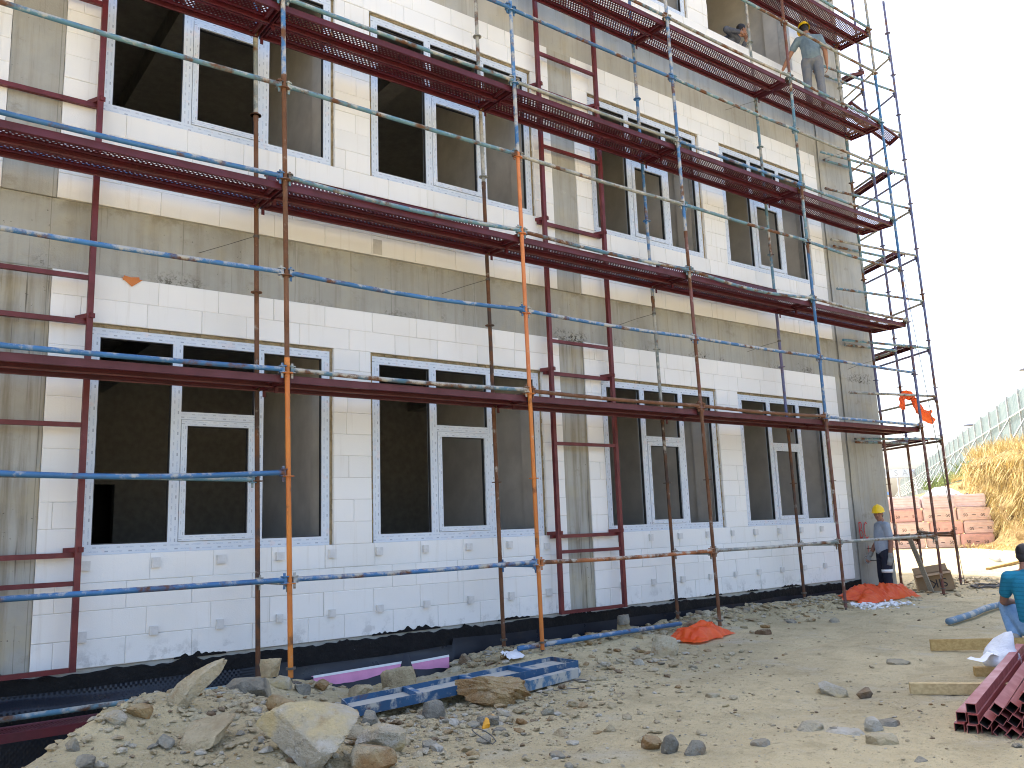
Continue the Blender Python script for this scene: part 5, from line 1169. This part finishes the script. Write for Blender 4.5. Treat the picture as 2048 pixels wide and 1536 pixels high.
# man leaning behind the unfinished window opening
f = Vector((.93, -.36, 0)).normalized(); rt = Vector((f.y, -f.x, 0)); b = Vector((12.20, .62, 8.82)); 
JC = dict(head=(12.60, .20, 10.15), neck=(12.47, .24, 10.00), chest=(12.34, .36, 9.84), pelvis=(12.14, .62, 9.58), shL=(12.46, .42, 9.95), shR=(12.36, .20, 9.96), elL=(12.66, .34, 9.74), elR=(12.07, .15, 9.96), wrL=(12.66, .16, 9.95), wrR=(12.37, .05, 9.955), hpL=(12.18, .72, 9.52), hpR=(12.08, .56, 9.52), knL=(12.32, .68, 9.18), knR=(12.20, .52, 9.18), anL=(12.16, .74, 8.91), anR=(12.04, .60, 8.91))
for k_ in ('head', 'neck', 'chest', 'pelvis', 'shL', 'shR', 'elL', 'elR', 'wrL', 'wrR', 'hpL', 'hpR', 'knL', 'knR'): JC[k_] = (JC[k_][0], JC[k_][1], JC[k_][2]+(.09 if k_[:2] != 'kn' else .04))
person('dark haired man leaning on the sill of the open top window, hand at his face', tuple(b), JC, f, (.95, -.30, -.12), (M['skin'], M['shirtC'], M['trB'], M['boot']), True, False, 1.8, palms={'L': (Vector((-.2, .0, 1)), (-1, 0, 0), .8), 'R': (Vector((1, .25, .35)), (0, 1, .2), .6)})
# crouching worker at the right edge, seen from behind
f = Vector((.93, .36, 0)).normalized(); rt = Vector((f.y, -f.x, 0)); b = Vector((9.93, -4.56, -.34)); j = lambda *a: P(b, f, rt, *a)
JD = dict(head=j(.05, .08, .955), neck=j(.045, .0, .80), chest=j(.06, -.01, .61), pelvis=j(.09, -.05, .27), shL=j(-.125, .0, .735), shR=j(.23, .0, .735), elL=j(-.20, .12, .47), elR=j(.33, .14, .47), wrL=j(-.06, .33, .43), wrR=j(.18, .36, .43), hpL=j(.0, -.03, .22), hpR=j(.19, -.03, .22), knL=j(-.19, .26, .41), knR=j(.36, .28, .41), anL=j(-.13, .0, .11), anR=j(.29, .02, .11), toeL=j(-.13, .15, .04), toeR=j(.31, .18, .04))
Dp = person('worker in teal striped T-shirt and pale jeans crouching with his back turned', tuple(b), JD, f, (.90, .36, -.22), (M['skin2'], M['shirtD'], M['trD'], M['sole']), True, False, .62)
# ------------------------------------------------------------------ camera, sky, sun
cam = bpy.data.cameras.new('camera'); co = bpy.data.objects.new('camera', cam); COL.objects.link(co); scene.camera = co
cam.sensor_fit = 'HORIZONTAL'; cam.sensor_width = 36.; cam.lens = 1692.0678/2048*36; cam.clip_start = .05; cam.clip_end = 3000
yaw, pit, rol = R(37.54725), R(9.67676), R(-2.07943)
fw = Vector((math.sin(yaw)*math.cos(pit), math.cos(yaw)*math.cos(pit), math.sin(pit))); rg = Vector((math.cos(yaw), -math.sin(yaw), 0)); up = rg.cross(fw)
r2_ = rg*math.cos(rol)+up*math.sin(rol); u2_ = -rg*math.sin(rol)+up*math.cos(rol)
mw = Matrix((r2_, u2_, -fw)).transposed().to_4x4(); mw.translation = Vector((0, -8.66118, 1.10437)); co.matrix_world = mw
SUN_EL, SUN_AZ = 56., 4.
w = bpy.data.worlds.new('World'); scene.world = w; w.use_nodes = True; nt = w.node_tree; bg = nt.nodes['Background']; sky = nt.nodes.new('ShaderNodeTexSky'); sky.sky_type = 'NISHITA'; sky.sun_disc = False
sky.sun_elevation = R(SUN_EL); sky.sun_rotation = R(SUN_AZ); sky.air_density = .9; sky.dust_density = 5.; sky.ozone_density = .6; sky.altitude = 50
nt.links.new(sky.outputs[0], bg.inputs[0]); bg.inputs[1].default_value = .15
sl = bpy.data.lights.new('sun', 'SUN'); sl.energy = 2.1; sl.angle = R(.5); sl.color = (1, .96, .90); so = bpy.data.objects.new('sun', sl); COL.objects.link(so)
sv = Vector((math.sin(R(SUN_AZ))*math.cos(R(SUN_EL)), math.cos(R(SUN_AZ))*math.cos(R(SUN_EL)), math.sin(R(SUN_EL)))); so.rotation_euler = sv.to_track_quat('Z', 'Y').to_euler()
so.location = (10, 30, 40)
vs = scene.view_settings; vs.view_transform = 'Standard'; vs.look = 'None'; vs.exposure = 1.97; vs.gamma = 1.
scene.render.engine = 'CYCLES'; scene.cycles.max_bounces = 8; scene.cycles.diffuse_bounces = 5; scene.cycles.transparent_max_bounces = 8
scene.cycles.use_denoising = True
scene.cycles.filter_width = 1.05
